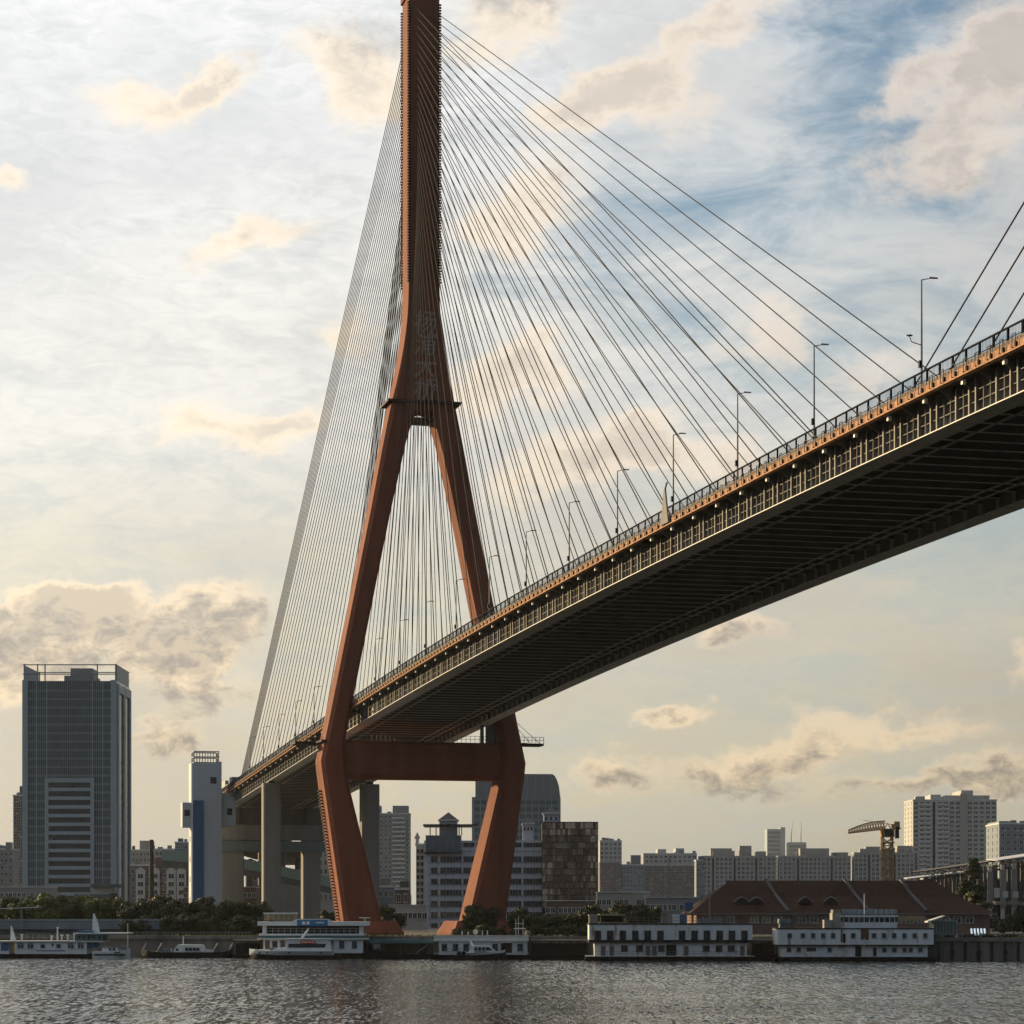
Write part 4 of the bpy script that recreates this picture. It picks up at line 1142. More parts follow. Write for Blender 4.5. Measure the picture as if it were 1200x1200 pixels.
f.box('passenger_canopy', M_BLUE, 90, 106, 1090.5, 1093, 1.2, 7.8); f.box('wheelhouse', M_TEAL, 86, 119, 1095, 1102.6, 1.5, 7.5)
f.wins((91, 97, 103, 109, 115), 1095.6, 1100.5, 5, 1.5, 0); f.box('wheelhouse_roof', M_WHITE, 85, 149, 1093, 1094.6, 1.0, 8.0)
for px in (148.6,):
    f.box('canopy_post', M_WHITE, px - .5, px + .5, 1082, 1118, 1.1, 1.4)
ob('funnel_mast', MB().prism([(f.X(104), f.Z(1092.9)), (f.X(112.5), f.Z(1092.9)), (f.X(110), f.Z(1081)), (f.X(106), f.Z(1070.5)), (f.X(105), f.Z(1071))], 'y', 4.0, 4.9).mesh('funnel_mast', M_WHITE), f.o)
ob('signal_mast', MB().prism([(f.X(7.5), f.Z(1102.5)), (f.X(14), f.Z(1102.5)), (f.X(8.5), f.Z(1085)), (f.X(7.8), f.Z(1085))], 'y', 4.0, 4.6).mesh('signal_mast', M_WHITE), f.o)
for px, h_ in ((22, 7), (57, 5), (64, 15), (69, 6), (76, 6), (84, 7)):
    o = f.box('deck_vent', M_WHITE, px - .7, px + .7, 1102.6 - h_, 1102.6, 3, 3.4); f.box('vent_cowl', M_WHITE, px - 1.6, px + 1.6, 1101.5 - h_, 1102.7 - h_, 2.9, 3.5)
# small white launch at its stern
l = Boat('harbour_launch', 'small white launch tied behind the stern of the two deck ferry', 108, 152, 500, 4, 'boat')
l.hull(M_WHITE, 108, 151, 1115, 0, 3, -.8, .6); l.box('rubbing_band', M_HULL, 110, 146, 1118, 1119.6, -.05, 4.05); l.box('cabin', M_WHITE, 119, 138, 1110, 1115.2, .6, 3.4); l.box('cabin_roof', M_TEAL, 113, 146, 1109, 1110, .4, 3.6)
l.wins((128.5, 133), 1111, 1113.6, 3, .6, 0); l.box('hull_mark', M_DARK, 134, 141, 1115.8, 1116.8, -.03, .05)
# long dark workboat with a white cabin
t = Boat('work_boat', 'long low dark work boat with a small white cabin and stern davits', 163, 271, 508, 6, 'boat')
t.hull(M_HULL, 163, 271, 1116, 4, 2, -1, .8)
ob('cabin', MB().prism([(t.X(202), t.Z(1116)), (t.X(248), t.Z(1116)), (t.X(246), t.Z(1113)), (t.X(238), t.Z(1112.5)), (t.X(236), t.Z(1107.5)), (t.X(208), t.Z(1107)), (t.X(204), t.Z(1111))], 'y', 1.0, 5.0).mesh('cabin', M_WHITE), t.o)
t.wins((218, 222.5, 227, 231), 1110.5, 1114, 4, 1.0, 0); t.box('side_window', M_GLASS, 205.5, 208, 1111.5, 1114.5, .95, 1.0)
t.rail(164, 200, 1116, 1.2, .5, M_LAMPPOST); t.rail(240, 268, 1116, 1.2, .5, M_LAMPPOST)
for px in (163, 181, 247, 265):
    ob('davit', MB().tube((t.X(px), 3, t.Z(1116)), (t.X(px + 6), 3, t.Z(1105.5)), .14).mesh('davit', M_TRIM), t.o)
t.box('radar', M_WHITE, 212, 213, 1097, 1107, 2.8, 3.0); t.box('deck_locker', M_BLUEG, 190, 199, 1112, 1116, 1.5, 4)
# ferry landing stage, two storeys
p = Boat('ferry_landing_stage', 'two storey white ferry landing stage with a blue roof sign', 301, 432, 501, 10, 'landing stage')
p.hull(M_HULL, 301, 436, 1117, 0, 0)
p.box('lower_wall', M_WHITE, 308, 425, 1101.2, 1117, 1.0, 9.5); p.box('upper_wall', M_DARK, 308.5, 424, 1085, 1094.5, 1.6, 9.3)
for px in (307, 420.5):
    p.box('corner_post', M_WHITE, px, px + 5, 1084.5, 1095, .9, 1.7)
p.box('gallery_band', M_WHITE, 303, 426, 1094.2, 1096.4, .5, 9.6); p.box('teal_band', M_TEAL, 304, 426, 1096.4, 1099.4, .6, 9.6); p.box('gallery_floor', M_TRIM, 301, 431, 1099.4, 1101.2, .3, 9.7)
p.box('roof', M_WHITE, 301.5, 430.5, 1080, 1084.8, .2, 9.8)
ob('roof_sign_board', MB().prism([(p.X(342), p.Z(1080)), (p.X(390), p.Z(1080)), (p.X(385), p.Z(1077)), (p.X(347), p.Z(1077))], 'y', .19, .8).mesh('roof_sign_board', M_WHITE), p.o)
sgn = p.box('sign_panel', mat('blue_sign_panel', (0.03, 0.17, 0.36), 0.4, 0.05), 348, 384, 1078, 1085, .1, .18)
for k, (a_, c_) in enumerate(((354, 357.5), (359, 362.5), (370, 380))):
    p.box('sign_mark', M_LETW, a_, c_, 1080 if k < 2 else 1080.6, 1083.4 if k < 2 else 1081.8, .05, .099)
p.wins((321.5, 400, 415), 1102.5, 1111, 6, 1.0, 1)
for px in (310, 328, 338, 346, 385):
    p.box('pink_panel', M_BROWN, px, px + 5.5, 1102, 1115, .93, .999)
p.box('bulwark', M_WHITE, 303, 425, 1112.5, 1116.9, .3, .5); p.rail(312, 420, 1094.2, 1.1, .7)
p.box('roof_cabin', M_TAN, 308, 344, 1071.5, 1078.6, 3, 8)
p.box('roof_cabin_top', M_TRIM, 307, 345, 1069.4, 1071.4, 2.6, 8.4)
for k in range(6):
    p.box('cabin_rib', M_BROWN, 309 + k * 6.2, 309.8 + k * 6.2, 1071.5, 1078.6, 2.85, 2.999)
p.box('table_canopy', M_TRIM, 420, 432, 1075.2, 1076.1, 3, 6); p.box('canopy_leg', M_TRIM, 425.5, 426.5, 1076, 1080, 4.3, 4.7)
# fast white catamaran in front of it
c = Boat('passenger_catamaran', 'sleek white passenger catamaran with a red lit sign board', 289, 395, 491, 7, 'boat')
c.hull(M_HULL, 291, 398, 1119.5, 6, 0, -1, .6)
c.hull(M_WHITE, 290, 389, 1114.8, 7, 0, wz(1119.4, 491), .5, 'upper_hull', .05, 6.95)
ob('cabin', MB().prism([(c.X(318), c.Z(1114.7)), (c.X(388), c.Z(1114.7)), (c.X(385), c.Z(1101)), (c.X(336), c.Z(1101)), (c.X(335), c.Z(1111)), (c.X(321), c.Z(1111.5))], 'y', .8, 6.2).mesh('cabin', M_WHITE), c.o)
ob('windscreen_band', MB().prism([(c.X(337), c.Z(1110.5)), (c.X(380), c.Z(1110.5)), (c.X(382), c.Z(1106)), (c.X(338), c.Z(1106))], 'y', .72, .79).mesh('windscreen_band', M_GLASS), c.o)
c.box('roof_deck', M_WHITE, 334, 388, 1099.8, 1101, .5, 6.5); c.box('red_sign_board', M_REDS, 352, 369, 1102.2, 1106, .5, .7)
for k in range(5):
    c.box('sign_mark', M_LETW, 353.5 + k * 3, 355.5 + k * 3, 1103.4, 1104.9, .45, .499)
ob('mast', MB().tube((c.X(352), 3.5, c.Z(1099.8)), (c.X(360), 3.5, c.Z(1088.5)), .3, .15).mesh('mast', M_WHITE), c.o)
for px in (304, 313, 339, 376):
    c.box('porthole', M_DARK, px - 1, px + 1, 1115.6, 1117.2, -.02, .1)
c.box('fore_hatch', M_BLUEG, 315, 322, 1110.5, 1114.6, 2, 4)
# small pontoon office and police launch
o5 = Boat('pontoon_office', 'single storey white pontoon office with a signal mast on its flat roof', 506, 622, 493, 9, 'pontoon')
o5.hull(M_HULL, 506, 622, 1119, 0, 0); o5.box('wall', M_WHITE, 514, 618, 1103, 1119, 1.2, 8.5); o5.box('roof', M_WHITE, 508.5, 619.5, 1096.5, 1103, .6, 9.2); o5.box('fascia_board', M_TRIM, 508, 620, 1096, 1098, .5, .599)
o5.wins((520.5, 533.5, 546, 580, 609.5), 1106, 1114, 6.5, 1.2, 1, M_TEAL); o5.box('porch', M_DARK, 587, 600, 1105, 1117, 1.12, 1.2); o5.box('porch_canopy', M_TRIM, 586, 601, 1103.8, 1105, .3, 1.2)
o5.box('fender_rail', M_TRIM, 508, 620, 1116.6, 1117.6, .1, .2); o5.rail(508, 586, 1117.5, 1.0, .15, M_LAMPPOST)
for px in (604.5, 607.5, 613):
    o5.box('signal_post', M_TRIM, px - .35, px + .35, 1074 if px == 607.5 else 1077, 1096, 3, 3.2)
o5.box('signal_yard', M_TRIM, 602, 616, 1087.6, 1088.8, 2.9, 3.3); o5.box('signal_yard', M_TRIM, 603, 614, 1082, 1082.8, 2.9, 3.3)
for px, h_ in ((541, 5), (548, 4), (557, 6.5), (565, 5), (571, 5.5)):
    o5.box('roof_vent', M_TRIM, px - .6, px + .6, 1096 - h_, 1096.4, 4, 4.4)
ob('roof_dish', MB().tube((o5.X(557), 3.6, o5.Z(1092)), (o5.X(557), 3.9, o5.Z(1092)), .5, .5, 12).mesh('roof_dish', M_TRIM), o5.o)
pl = Boat('patrol_launch', 'small white patrol launch with a raked cabin alongside the pontoon office', 531, 593, 486, 4.5, 'boat')
pl.hull(M_HULL, 531, 593, 1119.5, 0, 6, -.8, .7); pl.hull(M_WHITE, 546, 592, 1116.5, 0, 6, wz(1119.4, 486), .6, 'upper_hull', .06, 4.44)
ob('cabin', MB().prism([(pl.X(549), pl.Z(1116.5)), (pl.X(583), pl.Z(1116.5)), (pl.X(574), pl.Z(1109)), (pl.X(552), pl.Z(1108))], 'y', .7, 3.8).mesh('cabin', M_WHITE), pl.o)
pl.wins((557.5, 562, 566.5), 1110, 1113.5, 3.6, .7, 0); ob('windscreen', MB().prism([(pl.X(569.5), pl.Z(1113.6)), (pl.X(577), pl.Z(1113.6)), (pl.X(573), pl.Z(1110)), (pl.X(569.5), pl.Z(1110))], 'y', .6, .69).mesh('windscreen', M_GLASS), pl.o)
for k in range(6):
    pl.box('hull_mark', M_DARK, 556 + k * 2.3, 557.4 + k * 2.3, 1115, 1116, .6, .69)
ob('mast', MB().tube((pl.X(554), 2.2, pl.Z(1108)), (pl.X(551.5), 2.2, pl.Z(1102)), .2, .1).mesh('mast', M_WHITE), pl.o)
for px in (538, 543):
    ob('tyre', MB().tube((pl.X(px), -.25, pl.Z(1117.5)), (pl.X(px), 0, pl.Z(1117.5)), .45, .45, 12).mesh('tyre', M_DARK), pl.o)
# long two storey house barge
h = Boat('house_barge', 'long two storey white house barge with tall dark windows and a roof awning', 688, 884, 479, 10, 'barge')
h.hull(M_HULL, 686, 886, 1121, 0, 0); h.box('deck_edge', M_TRIM, 687, 885, 1120.4, 1121, -.1, 10.1)
h.box('lower_wall', M_WHITER, 697, 876, 1104.5, 1120.4, 1.2, 9.4); h.box('upper_wall', M_WHITER, 690.5, 882, 1083.5, 1101.5, .4, 9.6)
h.box('gallery_floor', M_DARK, 690, 882.5, 1101.5, 1104.5, .2, 9.8); h.box('roof_edge', M_DARK, 689.5, 882.7, 1082, 1083.5, .25, 9.75)
h.wins((700.5, 715, 730, 744.5, 759, 774, 799.5, 814, 828.5, 843.5, 858, 872.5), 1090.5, 1101, 7.4, .4, 2, M_DARK)
h.wins((732, 749.5, 775.5, 828, 843, 857.5), 1108, 1115, 7.6, 1.2, 1, M_DARK)
for px in (704.5, 714.5, 757, 764.5, 802, 868):
    h.box('door', M_BROWN, px, px + 5.3, 1108.5, 1120, 1.1, 1.199)
h.box('passage', M_DARK, 781, 793, 1107, 1120, 1.1, 1.199); h.rail(697, 876, 1120.3, .9, .3, M_LAMPPOST); h.rail(730, 880, 1082, 1.1, .5, M_LAMPPOST, 1.0)
h.box('roof_hut', M_CREAM, 690.8, 701, 1073, 1082, 2, 5); h.box('hut_roof', M_TRIM, 690, 701.8, 1072, 1073, 1.7, 5.3)
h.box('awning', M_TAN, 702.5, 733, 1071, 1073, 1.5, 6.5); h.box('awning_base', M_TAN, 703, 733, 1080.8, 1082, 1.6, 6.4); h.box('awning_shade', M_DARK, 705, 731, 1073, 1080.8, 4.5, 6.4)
for px in (703.5, 732):
    h.box('awning_post', M_BROWN, px - .5, px + .5, 1073, 1081, 1.7, 1.95)
h.box('blue_tank', M_BLUE, 799, 805, 1072, 1082, 5, 7); h.box('white_tank', M_WHITE, 791, 798.5, 1071.5, 1082, 5, 7); h.box('chimney_box', M_CONC, 777, 785, 1073, 1082, 5, 7)
h.box('satellite_box', M_GREYB, 821, 850, 1077, 1082, 6, 8)
# rusty house barge with a bridge deck
k_ = Boat('rusty_house_barge', 'rust streaked white house barge with a glazed bridge deck and panelled parapet', 909, 1098, 474, 10, 'barge')
k_.hull(M_HULL, 908, 1100, 1121.5, 0, 0)
k_.box('lower_wall', M_WHITER, 918, 1088, 1108.5, 1121.5, 1.0, 9.4); k_.box('upper_wall', M_WHITER, 911.5, 1094.5, 1089, 1107, .3, 9.7); k_.box('gallery_floor', M_DARK, 911, 1095, 1107, 1108.5, .2, 9.8); k_.box('roof_edge', M_DARK, 911, 1095, 1087.6, 1089, .2, 9.8)
k_.wins((925.5, 941, 953, 965, 976.5, 1000, 1024.5, 1036, 1048, 1060, 1072, 1084.5), 1093.5, 1098.7, 5, .3, 0, M_MULL)
k_.wins((925, 936.5, 973, 1037, 1049, 1061, 1068, 1079.5), 1110.5, 1115.5, 5, 1.0, 0, M_MULL); k_.box('wide_window', M_GLASS, 946, 957, 1110.5, 1115, .93, .999)
k_.box('passage', M_DARK, 1003, 1010, 1109, 1121, .9, .999); k_.box('doorway', M_DARK, 1024, 1028, 1110.5, 1120.5, .9, .999); k_.box('doorway', M_DARK, 988, 991, 1094, 1105, .22, .299)
m_rust = mat('heavy_rust', (0.11, 0.07, 0.045), 0.9, 0.4, 1.2)
k_.box('rust_panel', m_rust, 1009, 1018, 1089.2, 1101, .2, .299); k_.box('rust_panel', m_rust, 985.5, 987.5, 1089.2, 1104, .23, .299)
k_.box('bridge_wall', M_WHITER, 987, 1053, 1080.8, 1087.6, 1.5, 8.5); k_.box('bridge_window', M_GLASS, 989.5, 1050, 1074.8, 1080.8, 1.6, 8.4); k_.box('bridge_roof', M_WHITER, 986, 1054, 1072.4, 1074.8, 1.2, 8.8)
for px in range(990, 1054, 6):
    k_.box('window_post', M_WHITER, px - .4, px + .4, 1074.8, 1080.8, 1.45, 1.59)
for i in range(10):
    k_.box('parapet_panel', M_BAND, 988.3 + i * 6.5, 994 + i * 6.5, 1065.5, 1071.6, 1.25, 1.4)
k_.box('parapet_rail', M_DARK, 986, 1054, 1071.6, 1072.4, 1.2, 1.5)
k_.box('stair_house', M_CREAM, 977, 987, 1070, 1087.5, 2, 6); k_.box('stair_cap', M_CONC, 978, 987, 1066, 1070, 2.2, 5.8); k_.box('crate', M_CREAM, 967, 976, 1078, 1087.5, 1.5, 4)
k_.box('tan_awning', M_TAN, 1054.5, 1086, 1073.5, 1080, 3, 8); k_.rail(1054.5, 1092, 1087.6, 1.4, .5, M_LAMPPOST, .8); k_.rail(913, 966, 1087.6, 1.2, .5, M_LAMPPOST, .8)
k_.box('roof_hut', M_BLUEG, 915, 929, 1077, 1082, 3, 6); k_.box('hut_leg', M_LAMPPOST, 916, 928, 1082, 1087.5, 3.3, 5.7)
k_.box('flag_mast', M_TRIM, 1016, 1017, 1047, 1072, 4, 4.2); k_.box('deck_pole', M_TRIM, 1012.5, 1013.4, 1099, 1121, .1, .25)
# dark covered landing stages between the boats
def stage(px0, px1, dep, label, blue=False):
    s_ = Boat('landing_pontoon', label, px0, px1, dep, 7, 'pontoon')
    s_.hull(M_HULL, px0, px1, 1118.5, 0, 0)
    s_.box('canopy', M_TEAL if blue else M_CONCD, px0, px1, 1101.5, 1105.5 if blue else 1103, .3, 6.8)
    s_.box('back_screen', M_DARK, px0 + 1, px1 - 1, 1106, 1118.5, 5.5, 6)
    n = max(3, int((px1 - px0) / 11))
    for i in range(n + 1):
        q = px0 + 1 + (px1 - px0 - 2) * i / n
        s_.box('post', M_DARK, q - .4, q + .4, 1103 if not blue else 1105.5, 1118.5, .5, .8)
    s_.rail(px0, px1, 1118.4, 1.2, .3, M_DARK)
    return s_
s1_ = stage(430, 508, 502, 'dark landing pontoon under a blue canopy between the two landing stages', True)
s1_.box('white_box', M_WHITE, 437, 445, 1103, 1112, 1.5, 3); s1_.box('blue_poster', M_BLUEG, 436, 449, 1103, 1114, 3.1, 3.3)
ob('gangway', MB().prism([(s1_.X(485), s1_.Z(1118)), (s1_.X(487), s1_.Z(1118)), (s1_.X(502), s1_.Z(1107)), (s1_.X(500), s1_.Z(1107))], 'y', 0, .3).mesh('gangway', M_LAMPPOST), s1_.o)
stage(622, 690, 490, 'dark covered pontoon between the pontoon office and the long house barge')
stage(884, 912, 482, 'dark mooring pontoon wedged between the two house barges')
stage(272, 302, 508, 'dark gangway pontoon left of the two storey landing stage')
# boats lie on a stepped quay: low wall, fences and the flood wall
fw = thing('flood_wall', 'long blue grey panelled flood wall behind the two deck ferry', 'wall', (wx(70, 532), 532, GZ))
for i in range(16):
    x = -22 + i * 3.0
    bx('wall_panel', M_BLUEG, x, x + 2.9, 0, .3, -3.0, 3.2, fw)
    bx('wall_post', M_MULL, x + 2.85, x + 3.05, -.15, .35, -3.0, 3.3, fw)
bx('coping', M_BAND, -22, 26, -.2, .5, 3.32, 3.6, fw); bx('ledge', M_DARK, -22, 26, -1.2, -.16, 1.2, 1.45, fw)
ob('shelter_roof', MB().prism([(-22, 6.1), (-13, 5.8), (-4, 6.1), (-4, 6.25), (-13, 5.95), (-22, 6.25)], 'y', -2, 1).mesh('shelter_roof', M_TRIM), fw)
for x in (-18, -8):
    bx('shelter_post', M_MULL, x - .15, x + .15, -1.2, -.9, 1.4, 5.85, fw)
def fence(px0, px1, dep, label, hgt, m, zb=None):
    fo = thing('quay_fence', label, 'fence', (wx(px0, dep), dep, GZ - 1.6 if zb is None else zb))
    L_ = wx(px1, dep) - wx(px0, dep)
    n = int(L_ / .75)
    for i in range(n + 1):
        bx('picket', m, i * .75 - .08, i * .75 + .08, -.05, .05, -.8, hgt, fo)
    for z in (.25, hgt - .25):
        bx('fence_rail', m, 0, L_, .06, .16, z, z + .14, fo)
    return fo
fence(152, 296, 529, 'pale picket fence on the quay behind the dark work boat', 2.6, M_CONC)
fence(1100, 1215, 482, 'dark railing along the promenade beside the rusty barge', 1.7, M_LAMPPOST, 3.6)
# stone quay face at the promenade
gp = thing('glass_pavilion', 'small green glass pavilion with a white pitched canopy behind the rusty barge', 'pavilion', (wx(1112, 500), 500, 3.9))
def gx(px): return wx(px, 500) - wx(1112, 500)
def gz_(py): return wz(py, 500) - 3.9
m_pg = glass('green_pavilion_glass', (0.05, 0.09, 0.10), .15, .3)
bx('glazing', m_pg, gx(1094), gx(1121), 0, 6, -.5, gz_(1080), gp); 
for i in range(8):
    bx('glazing_bar', M_MULL, gx(1094 + i * 3.8) - .07, gx(1094 + i * 3.8) + .07, -.15, -.001, -.5, gz_(1079), gp)
bx('roof_beam', M_MULL, gx(1093), gx(1122), -.3, 6.2, gz_(1080) + .01, gz_(1078), gp)
ob('white_canopy', MB().prism([(gx(1086), gz_(1081)), (gx(1106), gz_(1074)), (gx(1106), gz_(1073)), (gx(1086), gz_(1079.5))], 'y', -1.5, 3).mesh('white_canopy', M_TRIM), gp)
ls = thing('light_sculpture', 'row of five glowing white light bars on the promenade', 'lights', (wx(1146, 498), 498, 4.0))
m_em = bpy.data.materials.new('white_light_bar'); m_em.use_nodes = True
nb = m_em.node_tree.nodes['Principled BSDF']; nb.inputs['Emission Color'].default_value = (.75, .9, 1, 1); nb.inputs['Emission Strength'].default_value = .55
bx('plinth', M_CONC, -2.6, 2.6, -.4, 1.2, -.5, wz(1097, 498) - 4.0, ls)
for i in range(5):
    bx('light_bar', m_em, -1.4 + i * .66, -1.1 + i * .66, -.1, .2, wz(1096.9, 498) - 4.0, wz(1088, 498) - 4.0, ls, (0, math.radians(-6), 0))
for (px, yt, dep, lab) in ((784, 1008, 520, 'tall thin pale flag pole behind the long house barge'), (831.5, 1046, 520, 'shorter pale lamp mast in front of the brown roof hip'), (822, 1050, 600, 'thin dark pole beside the blue board')):
    fp = thing('flag_pole', lab, 'pole', (wx(px, dep), dep, GZ))
    ob('shaft', MB().tube((0, 0, -.2), (0, 0, wz(yt, dep) - GZ), .2, .11, 8).mesh('pole_shaft', M_CONC if dep < 600 else M_DARK), fp)
    ob('finial', MB().box(-.28, .28, -.28, .28, wz(yt, dep) - GZ, wz(yt, dep) - GZ + .35).mesh('finial', M_CONC), fp)

# ------------------------------------------------------------------ trees
def leaf_mat(name, col):
    m = bpy.data.materials.new(name); m.use_nodes = True
    N, L = m.node_tree.nodes, m.node_tree.links
    b_ = N['Principled BSDF']; b_.inputs['Roughness'].default_value = .6; b_.inputs['Specular IOR Level'].default_value = .25
    oi = N.new('ShaderNodeObjectInfo'); gi = N.new('ShaderNodeNewGeometry')
    ns = N.new('ShaderNodeTexNoise'); ns.inputs['Scale'].default_value = .9; ns.inputs['Detail'].default_value = 3
    L.new(gi.outputs['Position'], ns.inputs[0])
    ad = N.new('ShaderNodeMath'); ad.operation = 'MULTIPLY_ADD'; ad.inputs[1].default_value = .5
    L.new(oi.outputs['Random'], ad.inputs[0]); L.new(ns.outputs[0], ad.inputs[2])
    mr = N.new('ShaderNodeMapRange'); mr.inputs[1].default_value, mr.inputs[2].default_value = .3, 1.2; mr.inputs[3].default_value, mr.inputs[4].default_value = .55, 1.6
    L.new(ad.outputs[0], mr.inputs[0])
    sc = N.new('ShaderNodeVectorMath'); sc.operation = 'SCALE'; sc.inputs[0].default_value = col
    L.new(mr.outputs[0], sc.inputs['Scale']); L.new(sc.outputs[0], b_.inputs['Base Color'])
    return m
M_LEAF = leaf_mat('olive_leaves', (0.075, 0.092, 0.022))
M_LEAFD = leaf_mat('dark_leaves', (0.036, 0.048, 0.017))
M_BARK = mat('bark', (0.06, 0.05, 0.04), .9, .2, 2)
def crown_mesh(seed, kind):
    rnd = random.Random(seed)
    b_ = MB()
    lobes = []
    if kind == 'round':
        for i in range(16):
            a_ = rnd.uniform(0, 6.28); r_ = rnd.uniform(.2, 2.2); zz_ = rnd.uniform(2.6, 6.6)
            lobes.append((math.cos(a_) * r_, math.sin(a_) * r_, zz_, rnd.uniform(.9, 1.5) * (1.0 if zz_ < 5.5 else .75)))
        n = 2600
    elif kind == 'shrub':
        for i in range(12):
            a_ = rnd.uniform(0, 6.28); r_ = rnd.uniform(.2, 2.4)
            lobes.append((math.cos(a_) * r_, math.sin(a_) * r_, rnd.uniform(.7, 3.2), rnd.uniform(.8, 1.3)))
        n = 2200
    else:
        for i in range(34):
            t_ = rnd.uniform(.05, 1); a_ = rnd.uniform(0, 6.28); r_ = rnd.uniform(.1, 1) * 3.4 * (1 - t_)
            lobes.append((math.cos(a_) * r_, math.sin(a_) * r_, 1 + t_ * 15.5, .55 + .9 * (1 - t_)))
        n = 9000
    for i in range(n):
        lx_, ly_, lz_, lr_ = rnd.choice(lobes)
        v = Vector((rnd.gauss(0, 1), rnd.gauss(0, 1), rnd.gauss(0, 1))).normalized() * lr_ * rnd.uniform(.55, 1.08)
        c_ = Vector((lx_, ly_, lz_)) + Vector((v.x, v.y, v.z * .8))
        nrm = (v.normalized() + Vector((rnd.uniform(-.8, .8), rnd.uniform(-.8, .8), rnd.uniform(-.3, 1)))).normalized()
        u = nrm.orthogonal().normalized(); w_ = nrm.cross(u)
        s_ = rnd.uniform(.15, .32)
        j = len(b_.v)
        b_.v += [tuple(c_ - u * s_), tuple(c_ + w_ * s_ * .6), tuple(c_ + u * s_), tuple(c_ - w_ * s_ * .6)]
        b_.f.append((j, j + 1, j + 2, j + 3))
    me = bpy.data.meshes.new('crown'); me.from_pydata(b_.v, [], b_.f)
    return me
def trunk_mesh(seed, h_):
    rnd = random.Random(seed)
    b_ = MB().tube((0, 0, -.3), (0, 0, h_ * .55), .2, .13, 7)
    for i in range(6):
        a_ = rnd.uniform(0, 6.28); z0 = h_ * rnd.uniform(.3, .55); r_ = rnd.uniform(.8, 1.8)
        b_.tube((0, 0, z0), (math.cos(a_) * r_, math.sin(a_) * r_, z0 + h_ * rnd.uniform(.2, .4)), .09, .03, 5)
    return b_.mesh('trunk', M_BARK)
CR = {k: [] for k in ('round', 'dark', 'shrub')}
for i in range(4):
    me = crown_mesh(100 + i, 'round'); me.materials.append(M_LEAF); CR['round'].append(me)
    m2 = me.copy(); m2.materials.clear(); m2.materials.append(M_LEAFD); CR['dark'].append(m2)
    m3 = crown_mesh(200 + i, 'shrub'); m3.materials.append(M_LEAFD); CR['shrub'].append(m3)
TR = [trunk_mesh(300 + i, 7) for i in range(3)]
def tree(px, dep, pytop, kind, label, group, wscale=1.0, zb=GZ):
    top = {'round': 7.9, 'dark': 7.9, 'shrub': 4.3}[kind]
    s_ = max(.25, (wz(pytop, dep) - zb) / top)
    o = thing('riverside_tree' if kind != 'shrub' else 'bank_shrub', label, 'tree' if kind != 'shrub' else 'shrub', (wx(px, dep), dep, zb), random.uniform(0, 6.28), group)
    o.scale = (s_ * wscale, s_ * wscale, s_)
    ob('trunk', random.choice(TR), o, (0, 0, 0), (0, 0, 0), (1, 1, 1 if kind != 'shrub' else .45))
    ob('crown', random.choice(CR[kind]), o)
G1, G2, G3, G4, G5 = 'olive trees behind the flood wall', 'dark trees on the quay by the lift tower', 'dark trees round the far pylon leg', 'trees behind the long house barge', 'trees on the promenade by the glass pavilion'
for i in range(17):
    tree(-6 + i * 9.7 + random.uniform(-3, 3), 545 + random.uniform(0, 10), random.uniform(1041, 1052), 'round', 'olive green bushy tree behind the blue grey flood wall', G1, random.uniform(.85, 1.15))
for i in range(16):
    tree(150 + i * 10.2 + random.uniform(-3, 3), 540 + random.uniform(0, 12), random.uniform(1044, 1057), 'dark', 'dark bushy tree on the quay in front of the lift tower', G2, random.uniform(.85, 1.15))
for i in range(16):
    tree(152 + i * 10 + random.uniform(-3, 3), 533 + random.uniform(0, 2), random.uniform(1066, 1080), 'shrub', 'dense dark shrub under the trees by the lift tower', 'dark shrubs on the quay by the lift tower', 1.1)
for (px, py) in ((551, 1063), (562, 1056), (577, 1060), (600, 1068), (611, 1060), (623, 1070), (634, 1066), (648, 1071), (660, 1066), (672, 1068), (686, 1060), (694, 1056)):
    tree(px, bank(wx(px, 520)) + 16 + random.uniform(0, 8), py, 'dark', 'dark dense tree at the foot of the far pylon leg', G3, 1.15)
for (px, py) in ((540, 1084), (568, 1080), (585, 1082), (605, 1084), (628, 1082), (645, 1084), (665, 1082), (683, 1080)):
    tree(px, bank(wx(px, 520)) + 9, py, 'shrub', 'dark shrub on the bank behind the covered pontoon', 'dark shrubs behind the covered pontoon', 1.2)
for (px, py) in ((708, 1056), (718, 1060), (727, 1053), (736, 1058), (752, 1056), (763, 1055), (771, 1064)):
    tree(px, 540 + random.uniform(0, 20), py, 'dark', 'dark tree behind the roof awning of the long house barge', G4, 1.0)
for (px, py) in ((1176, 1074), (1188, 1066), (1199, 1058), (1212, 1060), (1226, 1058)):
    tree(px, 500 + random.uniform(0, 8), py, 'dark', 'dark leafy tree on the promenade beside the ruined hall', G5, .9)
for i in range(13):
    tree(1098 + i * 9 + random.uniform(-3, 3), bank(wx(1150, 475)) + 1.6 + random.uniform(0, 1.5), random.uniform(1103, 1109), 'shrub', 'low dark shrub along the edge of the bare quay', 'shrubs along the bare quay', 1.5)
for (px, py, lab) in ((384, 1064, 'dark tree between the side span pier and the near pylon leg'), (450, 1058, 'small dark tree right of the near pylon leg'), (468, 1066, 'low dark tree beside the low white sheds')):
    tree(px, 590, py, 'dark', lab, None, 1.1)
ct = thing('ivy_tree', 'tall dark conical ivy grown tree in front of the ruined steel hall', 'tree', (wx(1141, 610), 610, GZ))
me = crown_mesh(77, 'cone'); me.materials.append(M_LEAFD)
ct.scale = (1.9, 1.9, (wz(1003, 610) - GZ) / 17.2)
ob('trunk', trunk_mesh(5, 14), ct); ob('crown', me, ct)
gr = MB()
rg_ = random.Random(3)
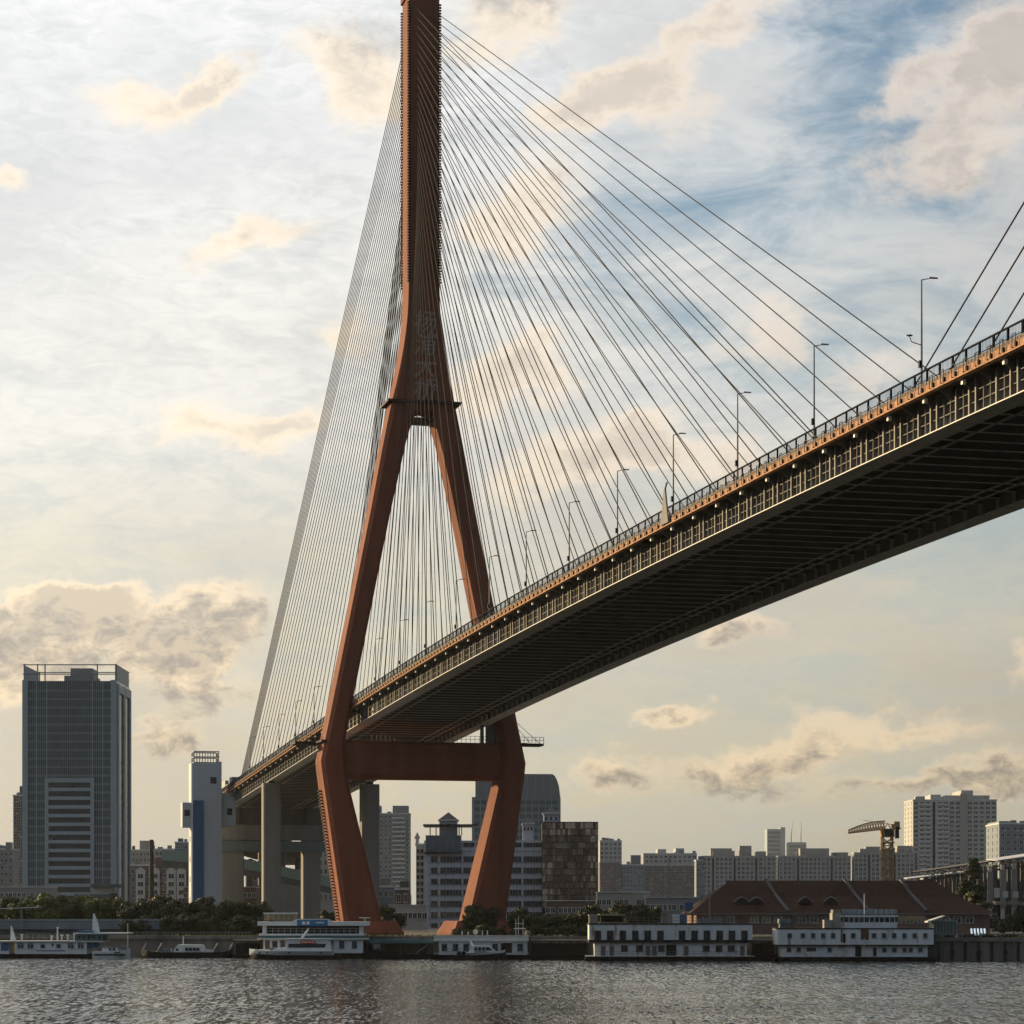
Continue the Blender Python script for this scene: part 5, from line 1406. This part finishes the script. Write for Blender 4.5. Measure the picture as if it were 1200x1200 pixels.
for i in range(9000):                             # rough grass and weeds along the top of the quay
    x = rg_.uniform(-125, 115); y = bank(x) + 1.2 + abs(rg_.gauss(0, 5)); s_ = rg_.uniform(.2, .7)
    a_ = rg_.uniform(0, 3.14)
    j = len(gr.v)
    gr.v += [(x - math.cos(a_) * .12, y - math.sin(a_) * .12, GZ - .02), (x + math.cos(a_) * .12, y + math.sin(a_) * .12, GZ - .02), (x + rg_.uniform(-.2, .2), y + rg_.uniform(-.2, .2), GZ + s_)]
    gr.f.append((j, j + 1, j + 2))
me = bpy.data.meshes.new('bank_grass'); me.from_pydata(gr.v, [], gr.f); me.materials.append(M_LEAF)
tag(ob('bank_grass', me), 'rough weedy grass along the top of the quay', 'grass', kind='stuff')
# timber fender piles and tyres along the bare quay
m_pile = mat('tarred_timber', (0.025, 0.021, 0.018), .9, .3, 1.5)
for i in range(7):
    px = 1100 + i * 15.5
    d_ = bank(wx(px, 472)) - .55
    fp = thing('fender_pile', 'tarred timber fender pile on the bare quay beside the rusty barge', 'pile', (wx(px, d_), d_, 0), 0, 'fender piles on the bare quay')
    ob('post', MB().tube((0, 0, -1.5), (0, 0, random.uniform(4.1, 5.0)), .28, .24, 8).mesh('fender_post', m_pile), fp)
    if i % 2:
        ob('tyre', MB().tube((0, -.55, 1.6), (0, -.28, 1.6), .5, .5, 12).mesh('tyre', M_DARK), fp)
# ------------------------------------------------------------------ evening haze over the river and city
hm = bpy.data.materials.new('evening_haze'); hm.use_nodes = True
hn, hl_ = hm.node_tree.nodes, hm.node_tree.links
hn.remove(hn['Principled BSDF'])
pv_ = hn.new('ShaderNodeVolumePrincipled')
pv_.inputs['Color'].default_value = (0.90, 0.94, 1.0, 1)
pv_.inputs['Density'].default_value = 0.00002
pv_.inputs['Anisotropy'].default_value = 0.2
hl_.new(pv_.outputs[0], hn['Material Output'].inputs['Volume'])
hz_ = ob('haze', MB().box(-9500, 9500, -1000, 6600, -9, 228).mesh('haze', hm)); tag(hz_, kind='stuff')
